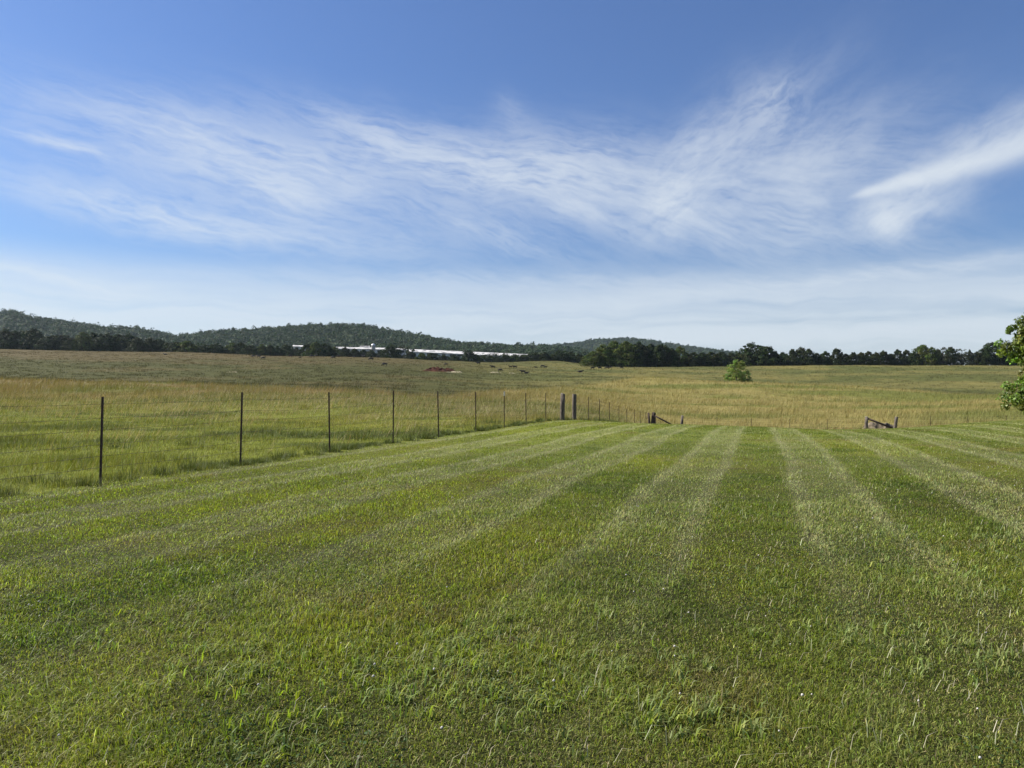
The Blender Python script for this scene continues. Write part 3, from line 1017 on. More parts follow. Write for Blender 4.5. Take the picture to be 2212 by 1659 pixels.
f4 = tag(empty('wire_fence', (0, 0, 0)), 'steel post fence at the back right of the lawn, right of slanting brace', 'fence')
x, y = at_d(2622, BACK_D - .2)
pl = [(x, y, zz(x, y), 1.0, 0.0)]
for (tx, ty) in [(2726, 1219), (2836, 1217.5), (2948, 1216.5), (3060, 1215), (3170, 1215)]:
    x, y = at_d(tx, BACK_D - .8 * (tx - 2620) / 300); tz = z_px(ty, y, tx)
    tpost(f4, x, y, tz, R(2), 0, 1.57); pl.append((x, y, zz(x, y), (tz - zz(x, y)) / 1.45, R(2)))
wires(f4, pl, HTS, .02, .005)


# --- mounds and bare earth
def mound_mesh(cx, cy, wx, wy, hgt, seed, n=46, prof=None):
    g = np.linspace(-1, 1, n)
    A, B = np.meshgrid(g, g)
    x = cx + A * wx / 2; y = cy + B * wy / 2
    r = np.hypot(A, B) + (fbm(x, y, wx * .22, seed, 3) - .5) * .8
    hh = sstep(r, .95, .25) * (.55 + .9 * fbm(x, y, wx * .12, seed + 3, 4)) * hgt
    if prof is not None: hh = hh * prof(A, B)
    z = z_at(x.ravel(), y.ravel()).reshape(x.shape) - .12 + hh
    V = np.stack([x, y, z], -1).reshape(-1, 3)
    i, j = np.meshgrid(np.arange(n - 1), np.arange(n - 1), indexing='ij')
    i, j = i.ravel(), j.ravel()
    F = np.stack([i * n + j, i * n + j + 1, (i + 1) * n + j + 1, (i + 1) * n + j], 1)
    return np_mesh('mound', V, F, None, True)


x, y = at_d(2578, BACK_D + 2.2)
o = link('earth_mound', mound_mesh(x, y, 4.3, 3.0, .80, 401), M['mound'])
tag(o, 'low brown mound of earth and dead grass behind the slanting fence brace', 'mound')
x, y, z = at_px(1290, 1089)
o = link('red_earth_bank', mound_mesh(x, y + 2.5, 18, 8, 1.45, 411, 110, lambda A, B: .15 + 1.15 * sstep(fbm(A * 9 + 40, B * 9, 2.4, 419, 4), .3, .62)), M['red'])
tag(o, 'eroded bank of bare red clay in the middle of the pasture', 'earth bank')
for (px, py, wx, wy, hh, lab) in [(1335, 1091, 7.0, 7, .45, 'pale stony ground at the right foot of the red clay bank'),
                                  (1452, 1092, 5.5, 5, .35, 'pale stones below the cow right of the clay bank'),
                                  (1500, 1094, 3.2, 4, .4, 'small white stony patch further right of the clay bank'),
                                  (683, 1090, 5.0, 4, .22, 'pale eroded streak in the green slope below the left cows')]:
    x, y, z = at_px(px, py)
    o = link('stony_patch', mound_mesh(x, y, wx, wy, hh, int(px), 34), M['cream'])
    tag(o, lab, 'stones', 'patches of pale stones in the pasture')


# ------------------------------------------------------------------ trees
def unit_tri_cloud(centers, radii, per, size, seed, squash=.85, up=.25):
    """leaf sized triangles on many small clumps"""
    r = np.random.default_rng(seed)
    idx = np.repeat(np.arange(len(centers)), per)
    n = len(idx)
    dv = r.normal(size=(n, 3)); dv /= np.linalg.norm(dv, axis=1)[:, None]
    rad = radii[idx] * (.62 + .38 * r.random(n) ** .5) * (1 + .12 * r.normal(size=n))
    P = centers[idx] + dv * rad[:, None] * np.array([1, 1, squash])
    nrm = dv + r.normal(0, .55, (n, 3)) + np.array([0, 0, up]); nrm /= np.linalg.norm(nrm, axis=1)[:, None]
    t = np.cross(nrm, r.normal(size=(n, 3))); t /= np.linalg.norm(t, axis=1)[:, None]
    b = np.cross(nrm, t)
    s = size * r.uniform(.6, 1.4, n)[:, None]
    return P, t * s, b * s, idx


def leaves_mesh(name, centers, radii, per, size, seed, colr, var=.28, squash=.85, quad=True, cvar=.22, up=.25):
    P, t, b, idx = unit_tri_cloud(centers, radii, per, size, seed, squash, up)
    r = np.random.default_rng(seed + 1)
    n = len(P)
    k = np.exp(r.normal(0, cvar, len(centers)))[idx] * np.exp(r.normal(0, var, n))
    hue = np.exp(r.normal(0, .10, (len(centers), 3)))[idx]
    C = np.clip(np.array(colr)[None] * k[:, None] * hue, .002, .5)
    if quad:
        V = np.stack([P - t, P - b * .55, P + t, P + b * .55], 1).reshape(-1, 3)
        F = (np.arange(n) * 4)[:, None] + np.array([[0, 1, 2, 3]]); C = np.repeat(C, 4, 0)
    else:
        V = np.stack([P - t * .8 - b * .5, P + t * .8 - b * .5, P + b], 1).reshape(-1, 3)
        F = (np.arange(n) * 3)[:, None] + np.array([[0, 1, 2]]); C = np.repeat(C, 3, 0)
    return np_mesh(name, V, F, C)


def crown_centers(n, seed, shape='round', low=.14):
    """clump centres of a tree one unit high and one unit wide"""
    r = np.random.default_rng(seed)
    out, rad = [], []
    while len(out) < n:
        z = r.uniform(low, .95)
        t = (z - low) / (.95 - low)
        if shape == 'round': prof = .5 * (1 - max(0, t - .25) ** 2.2 / .62) ** .5 * (.86 + .14 * math.sin(4 * t)) if t < .97 else .1
        elif shape == 'wide': prof = .5 * (1 - t ** 2.6) ** .6 * (.86 + .14 * math.sin(3 * t + 1))
        elif shape == 'cone': prof = .46 * (1 - t) ** .8 + .02
        else: prof = .46 * (1 - t ** 1.7) ** .8 + .04
        a = r.uniform(0, 6.283); lob = 1 + .14 * math.sin(3 * a + seed) + .10 * math.sin(5 * a + 2 * seed + 6 * z)
        q = prof * lob * (r.random() ** .33)
        out.append((q * math.cos(a), q * math.sin(a), z + r.normal(0, .02))); rad.append(r.uniform(.055, .125) * (1.2 - .62 * t))
    return np.array(out), np.array(rad)


def trunk_mb(h, r0, limbs, seed, spread=.3):
    rr = random.Random(seed)
    mb = MB()
    pts = [(0, 0, -.03 * h)] + [(rr.uniform(-.015, .015) * h, rr.uniform(-.015, .015) * h, h * t) for t in (.1, .3, .5, .7)]
    mb.tube(pts, [r0 * 1.25, r0, r0 * .85, r0 * .6, r0 * .3], 7)
    for k in range(limbs):
        i = rr.choice((1, 2, 3)); p = Vector(pts[i + 1]); a = rr.uniform(0, 6.28); L = h * rr.uniform(.2, .4)
        q = p + Vector((math.cos(a) * spread * h * .5, math.sin(a) * spread * h * .5, L * .5)); e = p + Vector((math.cos(a) * spread * h, math.sin(a) * spread * h, L))
        mb.tube([p, q, e], [r0 * .45, r0 * .3, r0 * .1], 5)
    return mb


DARK = (.022, .036, .009)
PROTO = {}
for nm, shape, low, n, per, sz, colr in [('round', 'round', .05, 150, 18, .030, DARK), ('broad', 'wide', .04, 160, 17, .030, DARK), ('bushy', 'wide', .03, 150, 18, .028, (.028, .038, .011)),
                                         ('spiky', 'col', .03, 110, 17, .036, (.024, .033, .012)), ('conifer', 'cone', .05, 70, 18, .030, (.026, .036, .016)),
                                         ('oval', 'round', .04, 140, 18, .030, (.023, .032, .011)), ('light', 'wide', .03, 160, 18, .026, (.060, .082, .016)), ('airy', 'round', .2, 60, 12, .028, (.040, .048, .024))]:
    for v in range(3 if nm in ('round', 'broad', 'bushy', 'spiky') else 2):
        sd_ = sum(ord(c_) for c_ in nm) + v * 13
        c, r_ = crown_centers(n, sd_, shape, low)
        me = leaves_mesh('crown', c, r_ * 1.12, per * 2, sz * .98, sd_, colr, .22, up=.45)
        me.materials.append(M['farleaf'])
        mb = trunk_mb(1.0, .018, 5, sd_, .22)
        tm = bpy.data.meshes.new('trunk'); mb.bm.to_mesh(tm); mb.bm.free(); tm.materials.append(M['bark'])
        PROTO[(nm, v)] = (me, tm)
NV = {k: len([1 for q in PROTO if q[0] == k]) for k in {q[0] for q in PROTO}}
rt = random.Random(5)


def tree(kind, px, top, wpx, d, label, group, dd=0.0, deepen=1.0, sink=0.0):
    d = d + dd
    x, y = at_d(px, d)
    z0 = zz(x, y)
    h = (z_px(top, d, px) - z0) / .985
    wd = wpx / FPX * d
    me, tm = PROTO[(kind, rt.randrange(NV[kind]))]
    e = tag(empty('tree', (x, y, z0), rt.uniform(0, 6.28)), label, 'tree', group)
    c = link('crown', me, None, e); c.scale = (wd * deepen, wd * deepen, h)
    t = link('trunk', tm, None, e); t.scale = (h, h, h)
    return e


ORD = ['', 'first', 'second', 'third', 'fourth', 'fifth', 'sixth', 'seventh', 'eighth', 'ninth', 'tenth', 'eleventh', 'twelfth', 'thirteenth', 'fourteenth', 'fifteenth', 'sixteenth', 'seventeenth', 'eighteenth', 'nineteenth', 'twentieth']
TENS = {2: 'twenty', 3: 'thirty', 4: 'forty', 5: 'fifty'}


def ordw(n):
    if n <= 20: return ORD[n]
    if n % 10 == 0: return TENS[n // 10][:-1] + 'ieth'
    return TENS[n // 10] + '-' + ORD[n % 10]


LOOK = {'round': 'rounded dark tree', 'broad': 'broad dark tree', 'bushy': 'bushy green tree', 'spiky': 'narrow spiky tree', 'conifer': 'pointed conifer', 'oval': 'oval dark tree', 'light': 'light green tree', 'airy': 'thin airy tree'}
rowL = [(18, 965, 70, 'broad'), (58, 968, 60, 'round'), (97, 963, 64, 'broad'), (125, 990, 40, 'bushy'), (150, 983, 52, 'round'), (182, 980, 48, 'oval'), (210, 990, 40, 'bushy'), (240, 974, 52, 'light'),
        (272, 975, 54, 'broad'), (308, 977, 56, 'round'), (344, 980, 56, 'broad'), (376, 980, 54, 'round'), (402, 990, 44, 'bushy'), (438, 992, 52, 'bushy'), (466, 994, 56, 'broad'), (490, 1003, 44, 'bushy'),
        (517, 1001, 46, 'broad'), (546, 999, 56, 'light'), (568, 1010, 34, 'bushy'), (588, 1018, 30, 'bushy')]
for i, (px, top, wp_, kd) in enumerate(rowL):
    tree(kd, px, top, wp_ * 1.35, 458 + rt.uniform(-6, 10), 0 or f'{LOOK[kd]}, {ordw(i + 1)} from the left in the treeline behind the left crest', 'trees along the left crest', deepen=1)
rowM = [(603, 1010, 44, 'broad'), (630, 1007, 46, 'round'), (655, 1020, 34, 'bushy'), (680, 1005, 50, 'light'), (705, 1003, 42, 'broad'), (733, 1011, 42, 'round'), (765, 1009, 40, 'light'), (788, 1010, 36, 'bushy'),
        (810, 1014, 34, 'broad'), (838, 1010, 38, 'round'), (868, 1021, 34, 'bushy'), (900, 1007, 42, 'broad'), (925, 1003, 46, 'light'), (952, 1007, 40, 'round'), (980, 1017, 36, 'light'), (1010, 1018, 34, 'bushy'),
        (1038, 1021, 36, 'bushy'), (1064, 1024, 32, 'broad'), (1088, 1024, 30, 'bushy'), (1116, 1025, 28, 'broad'), (1146, 1012, 46, 'round'), (1186, 1013, 56, 'airy'), (1205, 1032, 36, 'bushy'), (1236, 1034, 32, 'light'),
        (1265, 1034, 40, 'bushy'), (1300, 1041, 32, 'bushy'), (1330, 1039, 34, 'broad'), (1372, 1027, 42, 'round'), (1400, 1043, 22, 'light'), (1421, 1039, 24, 'bushy'), (1441, 1043, 24, 'broad'), (1461, 1046, 20, 'bushy'),
        (1482, 1039, 32, 'bushy'), (1507, 1038, 32, 'broad'), (1532, 1038, 28, 'bushy'), (1565, 1033, 38, 'oval'), (1596, 1032, 30, 'spiky'), (1620, 1042, 30, 'bushy'), (1642, 1027, 46, 'round'), (1673, 1030, 34, 'broad'), (1698, 1036, 30, 'bushy')]
for i, (px, top, wp_, kd) in enumerate(rowM):
    tree(kd, px, top, wp_ * 1.45, 470 + rt.uniform(-6, 10), f'{LOOK[kd]}, {ordw(i + 1)} from the left in the row below the wooded hill', 'trees in the row below the hills')
clump = [(1738, 1030, 66, 'light'), (1768, 1010, 74, 'light'), (1798, 1001, 84, 'light'), (1836, 1001, 78, 'light'), (1872, 1003, 74, 'broad'), (1906, 1008, 64, 'broad'), (1938, 1009, 62, 'round'), (1968, 1020, 48, 'broad'), (1992, 1017, 58, 'light')]
for i, (px, top, wp_, kd) in enumerate(clump):
    tree(kd, px, top, wp_ * 1.15, 392 + (i % 3) * 3, f'big {LOOK[kd]}, {ordw(i + 1)} from the left in the thick grove right of the cows', 'trees of the thick grove', dd=-2)
rowR = [(2030, 1033, 44, 'bushy'), (2058, 1033, 42, 'broad'), (2086, 1032, 42, 'bushy'), (2114, 1031, 42, 'broad'), (2140, 1033, 40, 'bushy'), (2165, 1034, 40, 'broad'), (2188, 1030, 36, 'bushy'), (2207, 1006, 60, 'round'),
        (2244, 1014, 52, 'round'), (2268, 1031, 34, 'bushy'), (2294, 1032, 38, 'broad'), (2322, 1024, 32, 'spiky'), (2348, 1019, 40, 'bushy'), (2371, 1023, 32, 'spiky'), (2393, 1034, 32, 'bushy'), (2418, 1030, 34, 'broad'),
        (2452, 1021, 34, 'spiky'), (2478, 1036, 32, 'bushy'), (2500, 1032, 28, 'spiky'), (2524, 1033, 30, 'bushy'), (2545, 1029, 28, 'spiky'), (2568, 1033, 28, 'bushy'), (2588, 1028, 32, 'spiky'), (2611, 1036, 30, 'bushy'),
        (2631, 1025, 30, 'spiky'), (2656, 1025, 28, 'spiky'), (2680, 1031, 30, 'broad'), (2703, 1011, 48, 'light'), (2731, 1018, 38, 'light'), (2749, 1024, 28, 'bushy'), (2764, 1017, 32, 'airy'), (2787, 1018, 36, 'spiky'),
        (2818, 1021, 34, 'airy'), (2841, 1025, 24, 'conifer'), (2864, 1031, 34, 'bushy'), (2889, 1028, 36, 'broad'), (2910, 1003, 54, 'round'), (2938, 1024, 40, 'bushy'), (2966, 1026, 40, 'broad'), (2996, 1024, 44, 'bushy'), (3030, 1022, 44, 'broad')]
for i, (px, top, wp_, kd) in enumerate(rowR):
    tree(kd, px, top, wp_ * 1.55, 392 + rt.uniform(-3, 8), f'{LOOK[kd]}, {ordw(i + 1)} from the left in the hedgerow on the right crest', 'trees of the right hedgerow')

# the thick growth under each row of trees
def hedge(px0, px1, d, hgt, colr, label, seed, hvar=.5):
    r = np.random.default_rng(seed)
    xa, xb = at_d(px0, d)[0], at_d(px1, d)[0]
    n = int((xb - xa) * 5.5)
    x = r.uniform(xa, xb, n); y = d + 2 + r.normal(0, 1.6, n)
    top = hgt * (1 - hvar / 2 + hvar * fbm(x, x * 0 + seed, 9, seed, 3) * 1.2)
    z = z_at(x, y) + top * r.random(n) ** .8 * .92 + .2
    e = tag(empty('hedge', ((xa + xb) / 2, d, zz((xa + xb) / 2, d))), label, 'hedge')
    cen = np.stack([x, y, z], 1) - np.array(e.location)
    link('foliage', leaves_mesh('foliage', cen, r.uniform(.7, 1.35, n), 22, .34, seed, colr, .2, .85, True, .2, .45), M['farleaf'], e)


hedge(-60, 600, 459, 7.0, DARK, 'dark brushy hedge under the trees along the left crest', 611)
hedge(590, 1715, 471, 6.0, (.034, .050, .016), 'bushy undergrowth below the row of trees in front of the sheds', 613, .9)
hedge(1735, 2030, 393, 6.5, DARK, 'shaded undergrowth at the foot of the thick grove', 615)
hedge(2015, 3060, 395, 6.6, DARK, 'continuous dark hedge along the right crest beneath its trees', 617, .45)

# lone light green bush on the slope
bx_, by_ = at_d(2158, 210)
bz_ = zz(bx_, by_)
e = tag(empty('bush', (bx_, by_, bz_)), 'lone light green willow bush standing on the tan slope', 'bush')
c1, r1 = crown_centers(120, 77, 'round', .04)
c1 = c1 * np.array([6.8, 6.0, 6.7]) + np.array([.1, 0, .1])
r1 = r1 * 6.6
c2, r2 = crown_centers(50, 79, 'wide', .05); c2 = c2 * np.array([8.6, 7, 3.4]); r2 = r2 * 5
c3, r3 = crown_centers(14, 81, 'wide', .05); c3 = c3 * np.array([2.6, 2.4, 2.0]) + np.array([3.6, -.3, 0]); r3 = r3 * 4
link('foliage', leaves_mesh('foliage', np.vstack([c1, c2, c3]), np.concatenate([r1, r2, r3]), 95, .12, 83, (.160, .212, .040), .2, .85, True, .16), M['leaf'], e)
trunk_mb(5.0, .14, 9, 3, .3).build('trunk', M['bark'], e)

# the near tree at the right edge of the lawn; only its left boughs reach into the picture
tx_, ty_ = 26.3, 30.0
tz_ = zz(tx_, ty_)
e = tag(empty('tree', (tx_, ty_, tz_)), 'large leafy green tree with low boughs at the right edge of lawn', 'tree')
mb = MB()
mb.tube([(0, 0, -.2), (.05, 0, .8), (0, .1, 2.4), (.1, 0, 4.5), (0, 0, 7.5), (.1, 0, 9.5)], [.34, .27, .23, .19, .10, .03], 12, True, .06)
cent, rads = [], []
r_ = random.Random(44)
boughs = [(math.pi - .1, 1.9, 4.7, -.2), (math.pi + .2, 2.2, 4.8, -.2), (math.pi + .1, 2.6, 4.6, .2), (math.pi - .2, 3.5, 5.0, .4), (math.pi + .05, 4.2, 4.6, .8), (math.pi + .3, 2.2, 4.9, .1), (math.pi - .35, 2.6, 4.8, .7), (math.pi + .1, 3.2, 4.8, .9), (math.pi - .15, 3.9, 4.2, 1.3), (math.pi + .3, 3.6, 4.4, .9)]
for k in range(26): boughs.append((r_.uniform(-1.9, 1.9), r_.uniform(1.6, 7.2), r_.uniform(2.2, 4.6), r_.uniform(-.3, 2.0)))
for (a, z0, L, rise) in boughs:
    pts = []
    for t in (0, .25, .5, .75, 1):
        pts.append((math.cos(a) * L * t + r_.uniform(-.12, .12), math.sin(a) * L * t + r_.uniform(-.12, .12), z0 + rise * t ** .7 - .5 * t * t))
    mb.tube(pts, [.075, .055, .04, .025, .01], 6)
    for q in range(30):
        t = r_.uniform(.30, 1.02) ** .8
        i = min(int(t * 4), 3); f = t * 4 - i
        p = Vector(pts[i]).lerp(Vector(pts[i + 1]), min(f, 1.1))
        g = .62 * (1.1 - .40 * t)
        cent.append((p.x + r_.gauss(0, g), p.y + r_.gauss(0, g), p.z + r_.gauss(0, g * .75))); rads.append(r_.uniform(.20, .36))
for (lx, ly, rx_, ry_, nn) in ((3036, 1010, 84, 82, 92), (3036, 1148, 82, 50, 62), (3010, 1196, 34, 26, 10), (3072, 1085, 62, 60, 40)):   # leafy ends of the left boughs
    for k in range(nn):
        v = Vector((r_.gauss(0, 1), r_.gauss(0, 1), r_.gauss(0, 1))).normalized() * (r_.random() ** .42 * r_.uniform(.8, 1.12))
        x_, _ = at_d(lx, ty_); z_ = z_px(ly, ty_, lx)
        cent.append((x_ - tx_ + v.x * rx_ / FPX * ty_, v.y * 1.3, z_ - tz_ + v.z * ry_ / FPX * ty_)); rads.append(r_.uniform(.09, .27))
for k in range(70):
    a = r_.uniform(0, 6.28); rr = 2.0 * math.sqrt(r_.random())
    cent.append((rr * math.cos(a), rr * math.sin(a), r_.uniform(6.5, 10))); rads.append(r_.uniform(.25, .45))
mb.build('trunk', M['bark'], e, True)
link('crown', leaves_mesh('crown', np.array(cent), np.array(rads), 85, .060, 91, (.092, .130, .018), .25, .9, True, .2), M['leaf'], e)


# ------------------------------------------------------------------ forest on the hills
def build_forest(name, pxr, d0, d1, area, size, per, lsize, colr, label, seed):
    r = np.random.default_rng(seed)
    A = (pxr[1] - pxr[0]) / FPX * (d1 ** 2 - d0 ** 2) / 2
    n = int(A / area)
    d = np.sqrt(d0 ** 2 + r.random(n) * (d1 ** 2 - d0 ** 2)); px = r.uniform(*pxr, n)
    x = (px - 1500) / FPX * d; y = d
    z = z_at(x, y)
    R_ = size * np.exp(r.normal(0, .25, n)) / 2
    hgt = R_ * r.uniform(1.1, 1.7, n)
    cen = np.stack([x, y, z + 9.5 - hgt + r.normal(0, 2.2, n)], 1)
    # each crown: a few lobes
    L = 4
    cl = np.repeat(cen, L, 0) + r.normal(0, 1, (n * L, 3)) * np.repeat(R_, L)[:, None] * np.array([.42, .42, .30])
    me = leaves_mesh(name, cl, np.repeat(R_, L) * .58, per, lsize, seed, colr, .10, 1.0, False, .15, .5)
    o = link(name, me, M['farleaf'])
    return tag(o, label, 'forest', kind='stuff')


build_forest('hill_forest', (-120, 1830), 960, 1545, 78, 13, 16, 1.5, (.030, .052, .018), 'dark woodland covering the nearer hills on the left', 501)
build_forest('hill_forest', (1180, 2420), 1780, 2560, 110, 14.5, 12, 2.2, (.032, .052, .022), 'blue green woodland covering the distant rounded hill at centre', 503)


# ------------------------------------------------------------------ white sheds and silo below the hill
def shed(px0, px1, top0, top1, d, depth, label, rise=5.0, wall=4.0):
    """a long low shed whose near roof slope faces the field"""
    xa, _ = at_d(px0, d); xb, _ = at_d(px1, d)
    za = z_px(top0, d + depth, px0); zb = z_px(top1, d + depth, px1)
    xa2, _ = at_d(px0, d + depth); xb2, _ = at_d(px1, d + depth)
    e = tag(empty('shed', ((xa + xb) / 2, d, min(za, zb) - rise - wall)), label, 'shed', 'white roofed sheds below the hill')
    O = Vector(e.location)
    def V(*p): return Vector(p) - O
    t = .35
    mb = MB()
    fa, fb = za - rise, zb - rise
    top = [V(xa - 1, d - 1, fa - .2), V(xb + 1, d - 1, fb - .2), V(xb2 + 1, d + depth, zb), V(xa2 - 1, d + depth, za)]
    bot = [p - Vector((0, 0, t)) for p in top]
    mb.poly(top + bot, [(0, 1, 2, 3), (7, 6, 5, 4), (0, 4, 5, 1), (1, 5, 6, 2), (2, 6, 7, 3), (3, 7, 4, 0)])
    mb.build('roof', M['whitemetal'], e)
    mb = MB()
    pts = [V(xa, d, fa - .6), V(xb, d, fb - .6), V(xb2, d + depth - .5, zb - .6), V(xa2, d + depth - .5, za - .6)]
    base = [p - Vector((0, 0, wall + (rise if i > 1 else 0) + 3)) for i, p in enumerate(pts)]
    mb.poly(pts + base, [(0, 1, 2, 3), (7, 6, 5, 4), (0, 4, 5, 1), (1, 5, 6, 2), (2, 6, 7, 3), (3, 7, 4, 0)])
    mb.build('wall', M['whitewall'], e)
    n = max(2, int((xb - xa) / 9))
    for k in range(n):
        f = (k + .5) / n
        x = xa + (xb - xa) * f; zt = fa + (fb - fa) * f
        mb = MB(); mb.box(V(x, d - .05, zt - 2.6), (4.2, .12, 2.6)); mb.build('opening', M['dark'], e)
    return e


shed(1200, 1556, 1022.5, 1038.0, 860, 46, 'longest white roofed shed, stretching right of the silo', 5.5)
shed(985, 1190, 1016.0, 1020.0, 862, 30, 'white roofed shed partly hidden behind the silo', 3.6)
shed(860, 896, 1010.5, 1012.5, 870, 24, 'short white roofed shed farthest left among the trees', 3.0)
shed(1056, 1082, 1013.5, 1013.5, 900, 8, 'small pale boxy shed just left of the silo', 1.0)
sx, sy = at_d(1093.5, 840)
sz_top = z_px(1012.5, 840, 1093)
e = tag(empty('silo', (sx, sy, sz_top - 20)), 'grey farm silo with a white domed cap', 'silo')
mb = MB(); mb.tube([(0, 0, -6), (0, 0, 20)], [2.35, 2.35], 24, True); mb.build('body', M['concrete'], e, False)
mb = MB(); zs = np.linspace(0, 1, 8)
mb.tube([(0, 0, 20 + 2.3 * math.sin(t * 1.5)) for t in zs], [2.45 * math.cos(t * 1.5) + .02 for t in zs], 24); mb.build('dome', M['dome'], e, True)
for k in range(5):
    mb = MB(); mb.tube([(0, 0, 19 - k * 3), (0, 0, 19.12 - k * 3)], [2.40, 2.40], 24); mb.build('hoop', M['concrete'], e)


# ------------------------------------------------------------------ cattle
def cow_mesh(pose):
    """one continuous skin grown from a joint skeleton; x forward, 1.4 m at the shoulder"""
    v, e_, r = [], [], []

    def add(p, rad, link_=None):
        v.append(p); r.append(rad)
        if link_ is not None: e_.append((link_, len(v) - 1))
        return len(v) - 1
    z = 1.02 if pose != 'lie' else .47
    pel = add((-.72, 0, z), (.27, .30))
    bel = add((-.25, 0, z - .04), (.34, .37), pel)
    che = add((.30, 0, z - .02), (.32, .38), bel)
    sho = add((.58, 0, z + .04), (.24, .32), che)
    if pose == 'graze':
        nk = add((.92, .03, z - .14), (.14, .20), sho); hd = add((1.16, .06, .42), (.11, .13), nk); mz = add((1.34, .07, .13), (.075, .08), hd)
    else:
        nk = add((.90, 0, z + .18), (.15, .20), sho); hd = add((1.18, .02, z + .30), (.115, .13), nk); mz = add((1.50, .03, z + .12), (.075, .08), hd)
    for s in (-1, 1):
        hp = v[hd]
        add((hp[0] - .08, s * .22, hp[2] + .08), (.03, .05), hd)          # ears
    tl = add((-1.02, 0, z + .08), (.05, .05), pel); t2 = add((-1.10, .02, z - .25), (.03, .03), tl); add((-1.10, .03, z - .62 if pose != 'lie' else .1), (.045, .045), t2)
    for s in (-1, 1):
        if pose == 'lie':
            k = add((.55, s * .22, .22), (.12, .12), che); add((.82, s * .25, .10), (.06, .06), k)
            k = add((-.40, s * .36, .22), (.17, .17), pel); add((-.05, s * .40, .09), (.06, .06), k)
        else:
            q = s * .06
            k = add((.44 + q, s * .19, .74), (.11, .12), che); k = add((.47 + q * 2, s * .19, .42), (.065, .065), k); k = add((.45 + q * 2, s * .19, .10), (.045, .045), k); add((.48 + q * 2, s * .19, .0), (.06, .06), k)
            k = add((-.62, s * .19, .76), (.15, .16), pel); k = add((-.78 - q * 2, s * .19, .45), (.075, .08), k); k = add((-.72 - q * 2, s * .19, .10), (.048, .048), k); add((-.69 - q * 2, s * .19, .0), (.06, .06), k)
    me = bpy.data.meshes.new('cow'); me.from_pydata(v, e_, [])
    o = bpy.data.objects.new('cow_build', me); col.objects.link(o)
    md = o.modifiers.new('skin', 'SKIN'); md.use_smooth_shade = True
    for i, q in enumerate(me.skin_vertices[0].data): q.radius = r[i]; q.use_root = (i == 0)
    o.modifiers.new('sub', 'SUBSURF').levels = 1
    dg = bpy.context.evaluated_depsgraph_get(); dg.update()
    out = bpy.data.meshes.new_from_object(o.evaluated_get(dg))
    bpy.data.objects.remove(o); out.name = 'cow_' + pose
    return out


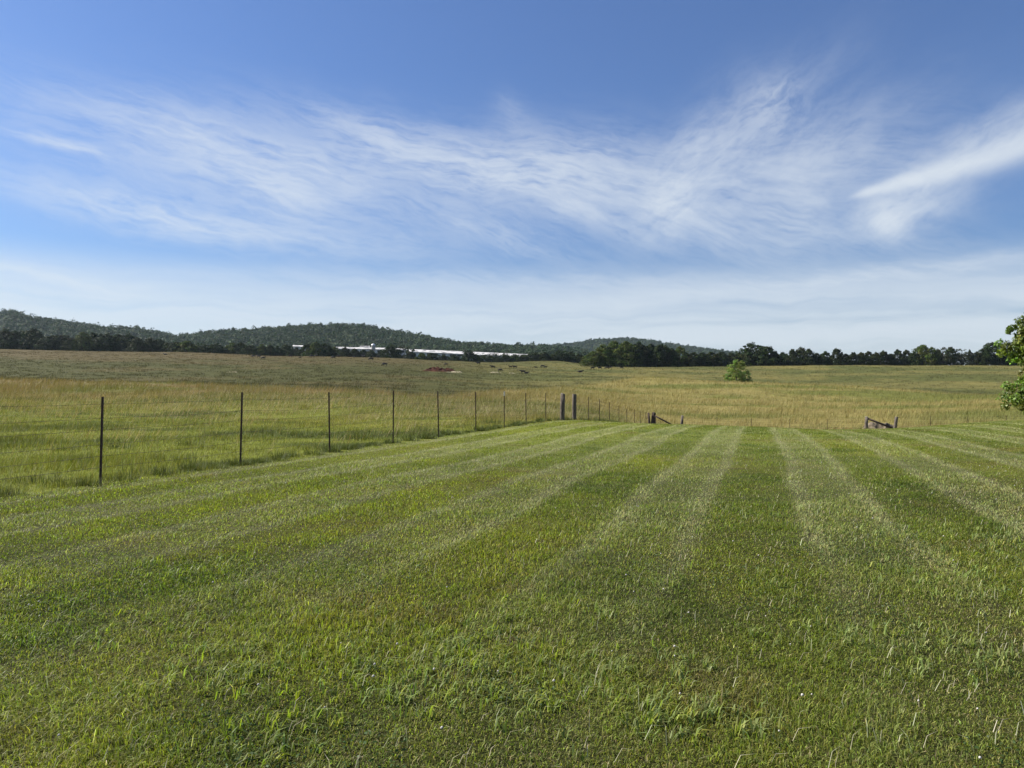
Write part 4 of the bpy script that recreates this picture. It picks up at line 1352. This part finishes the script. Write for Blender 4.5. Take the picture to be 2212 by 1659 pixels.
COW = {p: cow_mesh(p) for p in ('graze', 'stand', 'lie')}
for p in COW: COW[p].materials.clear(); COW[p].materials.append(M['cow'])
pale_me = COW['stand'].copy(); pale_me.materials.clear(); pale_me.materials.append(M['cowp'])
COWS = [  # photo position of the feet, pose, facing (+1 right), size, label
    (485, 1040, 'lie', -1, 1.0, 'black cow lying alone on the left crest, leftmost of the herd'),
    (743, 1048, 'graze', -1, .95, 'black cow grazing, left one of the pair side by side left of centre'),
    (758, 1048.5, 'stand', 1, .95, 'black cow standing, right one of the side by side pair'),
    (771, 1053.5, 'stand', 1, 1.0, 'black cow standing just below the side by side pair'),
    (851, 1047, 'stand', -1, .95, 'black cow standing alone between the pair and the next cluster'),
    (879, 1048.5, 'lie', 1, .7, 'small black calf lying alone left of two overlapping cows'),
    (914, 1047.5, 'graze', -1, 1.0, 'black cow grazing in front, left of two overlapping cows'),
    (926, 1046, 'stand', 1, .85, 'black cow half hidden, right of two overlapping cows'),
    (977, 1052, 'graze', -1, 1.0, 'black cow grazing left of the silo, slightly downhill of its neighbours'),
    (992, 1045, 'lie', 1, .9, 'black cow lying on the crest left of the silo'),
    (1026, 1047.5, 'graze', -1, .7, 'small black cow, left of two close together near the silo'),
    (1037, 1047.5, 'lie', 1, .9, 'black cow lying, right of two close together near the silo'),
    (1063, 1047.5, 'stand', -1, .95, 'cow with pale patches standing below the small boxy shed'),
    (1087, 1056, 'graze', -1, 1.05, 'black cow grazing directly below the silo'),
    (1108, 1049, 'stand', 1, .9, 'black cow standing on the crest right of the silo'),
    (1127, 1073, 'graze', -1, 1.05, 'large black cow grazing alone on the open slope, lowest in the middle'),
    (1307, 1071, 'graze', -1, .8, 'black cow grazing just above the red clay bank'),
    (1401, 1068.5, 'stand', -1, 1.0, 'black cow standing on the crest right of the red clay bank'),
    (1444, 1080, 'stand', -1, 1.0, 'black cow standing halfway between clay bank and the close pair'),
    (1465, 1089, 'graze', 1, .85, 'black cow grazing above the pale stones'),
    (1495, 1078, 'stand', -1, .8, 'smaller black cow, left of the close pair below the sheds'),
    (1508, 1080, 'stand', -1, 1.0, 'black cow, right of the close pair below the sheds'),
    (1532, 1095, 'stand', -1, .95, 'black cow standing beside a lying cow right of the stones'),
    (1542, 1095, 'lie', 1, .9, 'black cow lying beside a standing cow right of the stones'),
    (1570, 1080, 'stand', -1, .75, 'black calf standing alone left of the last huddle'),
    (1590, 1077.5, 'graze', -1, 1.05, 'black cow at the left of the huddle left of the grove'),
    (1598, 1079, 'stand', 1, .8, 'smaller black cow at the right of the huddle left of the grove'),
    (1700, 1091.5, 'lie', 1, 1.05, 'black cow lying in the open just left of the grove'),
    (1737, 1083, 'stand', 1, .95, 'black cow at the left foot of the grove, nearest its edge'),
    (1757, 1082.5, 'stand', -1, .9, 'black cow in the grove shade, second from its left edge'),
    (1778, 1081.5, 'graze', -1, .9, 'black cow in the grove shade, third from its left edge'),
    (1788, 1080, 'stand', 1, .8, 'black cow in the grove shade, fourth from its left edge'),
    (1821, 1080.5, 'graze', 1, .7, 'small black calf in the grove shade, farthest right of the herd'),
]
for (px, py, pose, fc, s, lab) in COWS:
    x, y, z = at_px(px, py, 200, 440)
    if y > 435:                                           # on the crest itself
        ds = np.linspace(330, 430, 400); u = ray(px, py)[0]
        g = (z_at(u * ds, ds) - EYE) / ds; y = ds[np.argmax(g)] - 3; x = u * y; z = zz(x, y)
    me = pale_me if 'pale patches' in lab else COW[pose]
    o = link('cow', me)
    o.location = (x, y, z + .02); o.scale = (s, s, s)
    o.rotation_euler = (0, 0, (0 if fc > 0 else math.pi) + random.uniform(-.35, .35))
    tag(o, lab, 'cow', 'black cattle scattered over the far pasture')

# ------------------------------------------------------------------ haze over the distance
HAZE = 0.000038
if HAZE > 0:
    mb = MB(); mb.box((0, 0, 106), (8800, 8800, 222))
    m, nt = new_mat('haze_air')
    o_ = N(nt, 'ShaderNodeOutputMaterial'); pv = N(nt, 'ShaderNodeVolumePrincipled')
    pv.inputs['Color'].default_value = (.70, .86, 1.0, 1); pv.inputs['Density'].default_value = HAZE; pv.inputs['Anisotropy'].default_value = .2
    nt.links.new(pv.outputs[0], o_.inputs['Volume'])
    hz = mb.build('haze', m)
    tag(hz, 'thin blue air haze over the distant hills', 'haze', kind='stuff')
